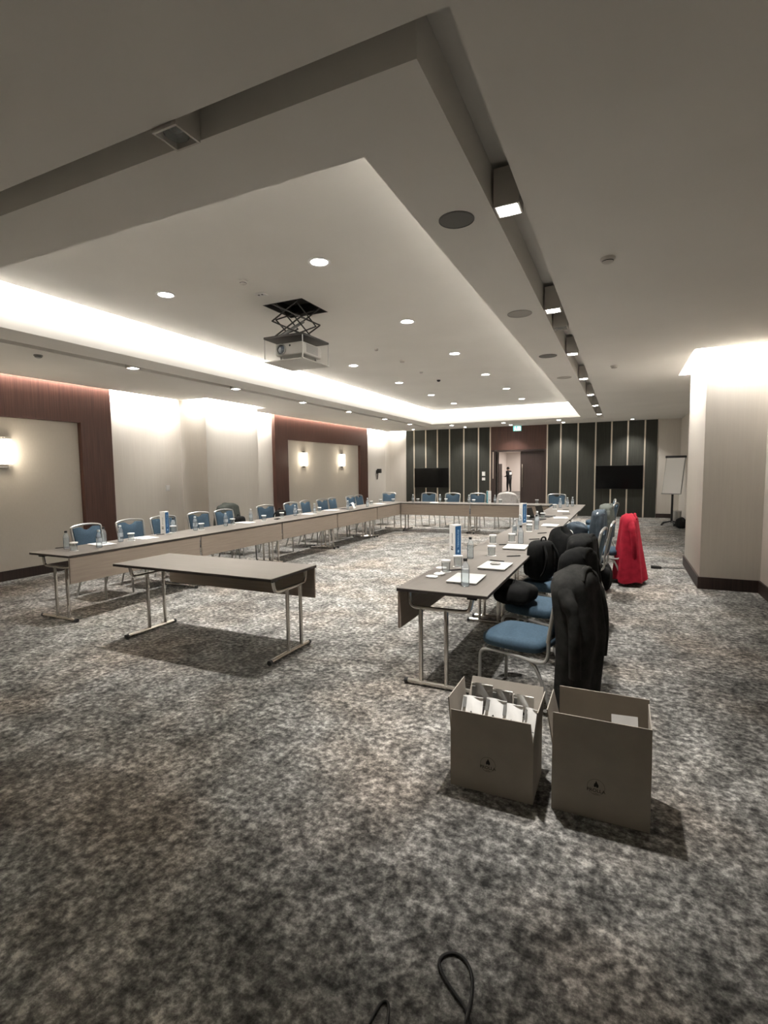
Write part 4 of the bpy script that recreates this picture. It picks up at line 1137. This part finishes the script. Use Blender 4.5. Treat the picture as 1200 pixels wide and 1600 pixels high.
b.rbox(-0.245, 0.245, -0.045, 0.0, -0.01, 0.012, 0.003, 1); b.build('pen_tray', M['greyplastic'], t)
MB().tube([(0, 0.09, 1.0), (0, 0.08, 0.08)], 0.028, 10).build('pole', M['blackplastic'], t)
for i in range(5):
    a = 2*PI*i/5+0.3
    lg = MB().tube([(0, 0.08, 0.12), (0.27*math.cos(a), 0.08+0.27*math.sin(a), 0.06)], 0.018, 8).build('leg', M['blackplastic'], t)
    MB().lathe([(0.001, -0.026), (0.02, -0.02), (0.027, 0), (0.02, 0.02), (0.001, 0.026)], 10, c=(0.27*math.cos(a), 0.08+0.27*math.sin(a), 0.028)).build('caster', M['blackplastic'], lg)
lump('equipment_bag', 'dark bag heaped on the floor right of the flip chart', 'bag', (1.42, 15.2, 0), (0.13, 0.22, 0.26), M['blackcloth'], 41, 0.2)
t = thing('waste_bin', 'small silver bin standing behind the dark bag by the flip chart', 'bin', (1.40, 16.3, 0))
MB().lathe([(0.001, 0.0), (0.10, 0.0), (0.12, 0.36), (0.125, 0.365), (0.115, 0.36), (0.095, 0.01), (0.001, 0.01)], 20).build('bin_body', M['silver'], t)
MB().tube([(0.124*math.cos(2*PI*i/20), 0.124*math.sin(2*PI*i/20), 0.362) for i in range(20)], 0.006, 6, closed=True).build('rim', M['chrome'], t)

# ------------------------------------------------------------------ cables on the floor
t = thing('power_adapter', 'black power adapter on the carpet with its cord running to the pier', 'adapter', (0.53, 9.0, 0))
MB().rbox(-0.09, 0.06, -0.05, 0.05, 0, 0.04, 0.01, 2).build('brick', M['blackplastic'], t)
MB().tube([(0.06, 0, 0.015), (0.15, 0.08, 0.006), (0.27, 0.05, 0.006), (0.36, 0.1, 0.006), (0.39, 0.14, 0.006)], 0.006, 6, smooth=2).build('cord', M['blackplastic'], t)
c = tag(MB().tube([(-0.30, 1.20, 0.006), (-0.372, 1.34, 0.006), (-0.43, 1.375, 0.007), (-0.487, 1.42, 0.006), (-0.508, 1.462, 0.006), (-0.475, 1.50, 0.006), (-0.43, 1.497, 0.006), (-0.392, 1.455, 0.006), (-0.378, 1.40, 0.008), (-0.372, 1.36, 0.016), (-0.37, 1.30, 0.017), (-0.37, 1.17, 0.006)], 0.0055, 8, smooth=3).build('black_cable', M['blackplastic']), 'black cable lying in a loop on the carpet, larger of two', 'cable')
c = tag(MB().tube([(-0.625, 1.12, 0.006), (-0.625, 1.22, 0.006), (-0.618, 1.262, 0.006), (-0.600, 1.268, 0.006), (-0.585, 1.24, 0.006), (-0.56, 1.15, 0.006)], 0.005, 8, smooth=3).build('black_cable', M['blackplastic']), 'small bend of black cable on the carpet, left of the loop', 'cable')

# ------------------------------------------------------------------ the person in the corridor
def person(loc, rz):
    V = {}
    def rig(name, joints, bones, mats, root, sub=2):
        me = bpy.data.meshes.new(name)
        ks = list(joints)
        me.from_pydata([joints[k][0] for k in ks], [(ks.index(a), ks.index(c)) for a, c in bones], [])
        o = bpy.data.objects.new(name, me); COL.objects.link(o)
        md = o.modifiers.new('skin', 'SKIN'); md.use_smooth_shade = True
        for i, k in enumerate(ks):
            sv = me.skin_vertices[0].data[i]
            r = joints[k][1]
            sv.radius = r if isinstance(r, tuple) else (r, r)
            sv.use_root = (k == root)
        s = o.modifiers.new('sub', 'SUBSURF'); s.levels = sub; s.render_levels = sub
        dg = bpy.context.evaluated_depsgraph_get()
        nm = bpy.data.meshes.new_from_object(o.evaluated_get(dg))
        bpy.data.objects.remove(o)
        nm.name = name
        nm.materials.clear()
        for m in mats: nm.materials.append(m)
        return nm
    t = thing('person', 'person in dark clothes standing in the corridor, head bent over white papers in hand', 'person', loc, rz)
    # figure faces local -x (left in the photo); y is its own left-right
    J = {'pel': ((0.02, 0, 0.93), (0.17, 0.145)), 'waist': ((0.02, 0, 1.08), (0.165, 0.145)), 'chest': ((0.0, 0, 1.28), (0.19, 0.16)), 'neck0': ((-0.03, 0, 1.44), 0.065),
         'neck': ((-0.06, 0, 1.50), 0.055), 'head': ((-0.10, 0, 1.575), (0.082, 0.098)), 'crown': ((-0.10, 0, 1.655), (0.07, 0.08))}
    B = [('pel', 'waist'), ('waist', 'chest'), ('chest', 'neck0'), ('neck0', 'neck'), ('neck', 'head'), ('head', 'crown')]
    for s, n in ((1, 'l'), (-1, 'r')):
        fx = 0.05 if n == 'l' else -0.06
        J.update({'hip'+n: ((0.02, 0.1*s, 0.86), 0.11), 'kne'+n: ((0.0+fx*0.4, 0.11*s, 0.48), 0.075), 'ank'+n: ((0.03+fx, 0.1*s, 0.085), 0.045), 'toe'+n: ((-0.12+fx, 0.115*s, 0.035), (0.04, 0.032)),
                  'sho'+n: ((-0.0, 0.17*s, 1.39), 0.072), 'elb'+n: ((0.03, 0.24*s, 1.12), 0.05), 'wri'+n: ((-0.2, 0.13*s, 1.06), 0.032), 'pal'+n: ((-0.27, 0.10*s, 1.065), (0.036, 0.018))})
        B += [('pel', 'hip'+n), ('hip'+n, 'kne'+n), ('kne'+n, 'ank'+n), ('ank'+n, 'toe'+n), ('chest', 'sho'+n), ('sho'+n, 'elb'+n), ('elb'+n, 'wri'+n), ('wri'+n, 'pal'+n)]
        for i, q in enumerate((-0.027, -0.009, 0.009, 0.027)):
            ln = (0.055, 0.066, 0.062, 0.05)[i]
            J.update({f'f{i}a{n}': ((-0.30, 0.10*s+q, 1.062), 0.009), f'f{i}b{n}': ((-0.30-ln, 0.10*s+q*1.15-0.01*s, 1.045), 0.008)})
            B += [('pal'+n, f'f{i}a{n}'), (f'f{i}a{n}', f'f{i}b{n}')]
        J.update({'th'+n: ((-0.27, 0.10*s-0.05*s, 1.088), 0.01), 'tk'+n: ((-0.315, 0.10*s-0.055*s, 1.095), 0.0085)})
        B += [('pal'+n, 'th'+n), ('th'+n, 'tk'+n)]
    me = rig('body', J, B, [M['jacket'], M['trousers'], M['skin'], M['shoe']], 'pel')
    for p in me.polygons:
        c = p.center
        k = 0
        if c.z < 0.10: k = 3
        elif c.z < 0.94 and c.x > -0.18: k = 1
        elif c.z > 1.475: k = 2
        elif c.x < -0.215 and c.z < 1.2: k = 2
        p.material_index = k; p.use_smooth = True
    o = bpy.data.objects.new('body', me); COL.objects.link(o); o.parent = t
    def cap(u, v):
        a, q = 2*PI*u, PI/2*(v*1.25-0.25)
        return (-0.085+0.105*math.cos(q)*math.cos(a), 0.092*math.cos(q)*math.sin(a), 1.60+0.115*math.sin(q))
    b = MB().grid(cap, 22, 9, wrap_u=True, cap=True); b.X = Matrix.Identity(4); b.build('hair', M['hair'], t, 80)
    b = MB(); b.tube([(-0.175, 0, 1.60), (-0.212, 0, 1.56), (-0.185, 0, 1.545)], [0.008, 0.012, 0.014, 0.012], 6, smooth=1); b.build('nose', M['skin'], t)
    for s in (-1, 1):
        MB().lathe([(0.001, -0.008), (0.008, -0.004), (0.009, 0.004), (0.001, 0.008)], 8, c=(-0.172, 0.032*s, 1.598)).build('eye', M['hair'], t)
        MB().tube([(-0.09, 0.086*s, 1.61), (-0.075, 0.096*s, 1.585), (-0.09, 0.088*s, 1.555)], 0.012, 6, smooth=1).build('ear', M['skin'], t)
    MB().tube([(-0.168, -0.024, 1.518), (-0.18, 0, 1.515), (-0.168, 0.024, 1.518)], 0.006, 6, smooth=1).build('mouth', mat('lip', (0.3, 0.13, 0.11), 0.6), t)
    b = MB(); b.rbox(0.11, 0.175, -0.115, 0.095, 1.18, 1.36, 0.02, 2); b.build('pale_bag', M['paper'], t)  # pale block added for a white patch on the back
    b = MB(); b.tube([(0.12, 0.06, 1.35), (0.03, 0.11, 1.455), (-0.1, 0.1, 1.36), (-0.12, 0.08, 1.22), (0.1, 0.08, 1.2)], 0.011, 6, smooth=2); b.build('back_strap', M['blackcloth'], t)
    return t
person((-6.96, 34.8, 0), rad(-32))
t = tag(MB().rbox(-0.16, 0.13, -0.12, 0.12, -0.004, 0.004, 0.001, 1).build('white_papers', M['paper']), 'white papers held by the person in the corridor', 'paper')
t.location = (-7.27, 35.0, 1.095); t.rotation_euler = (0, rad(8), rad(-32))
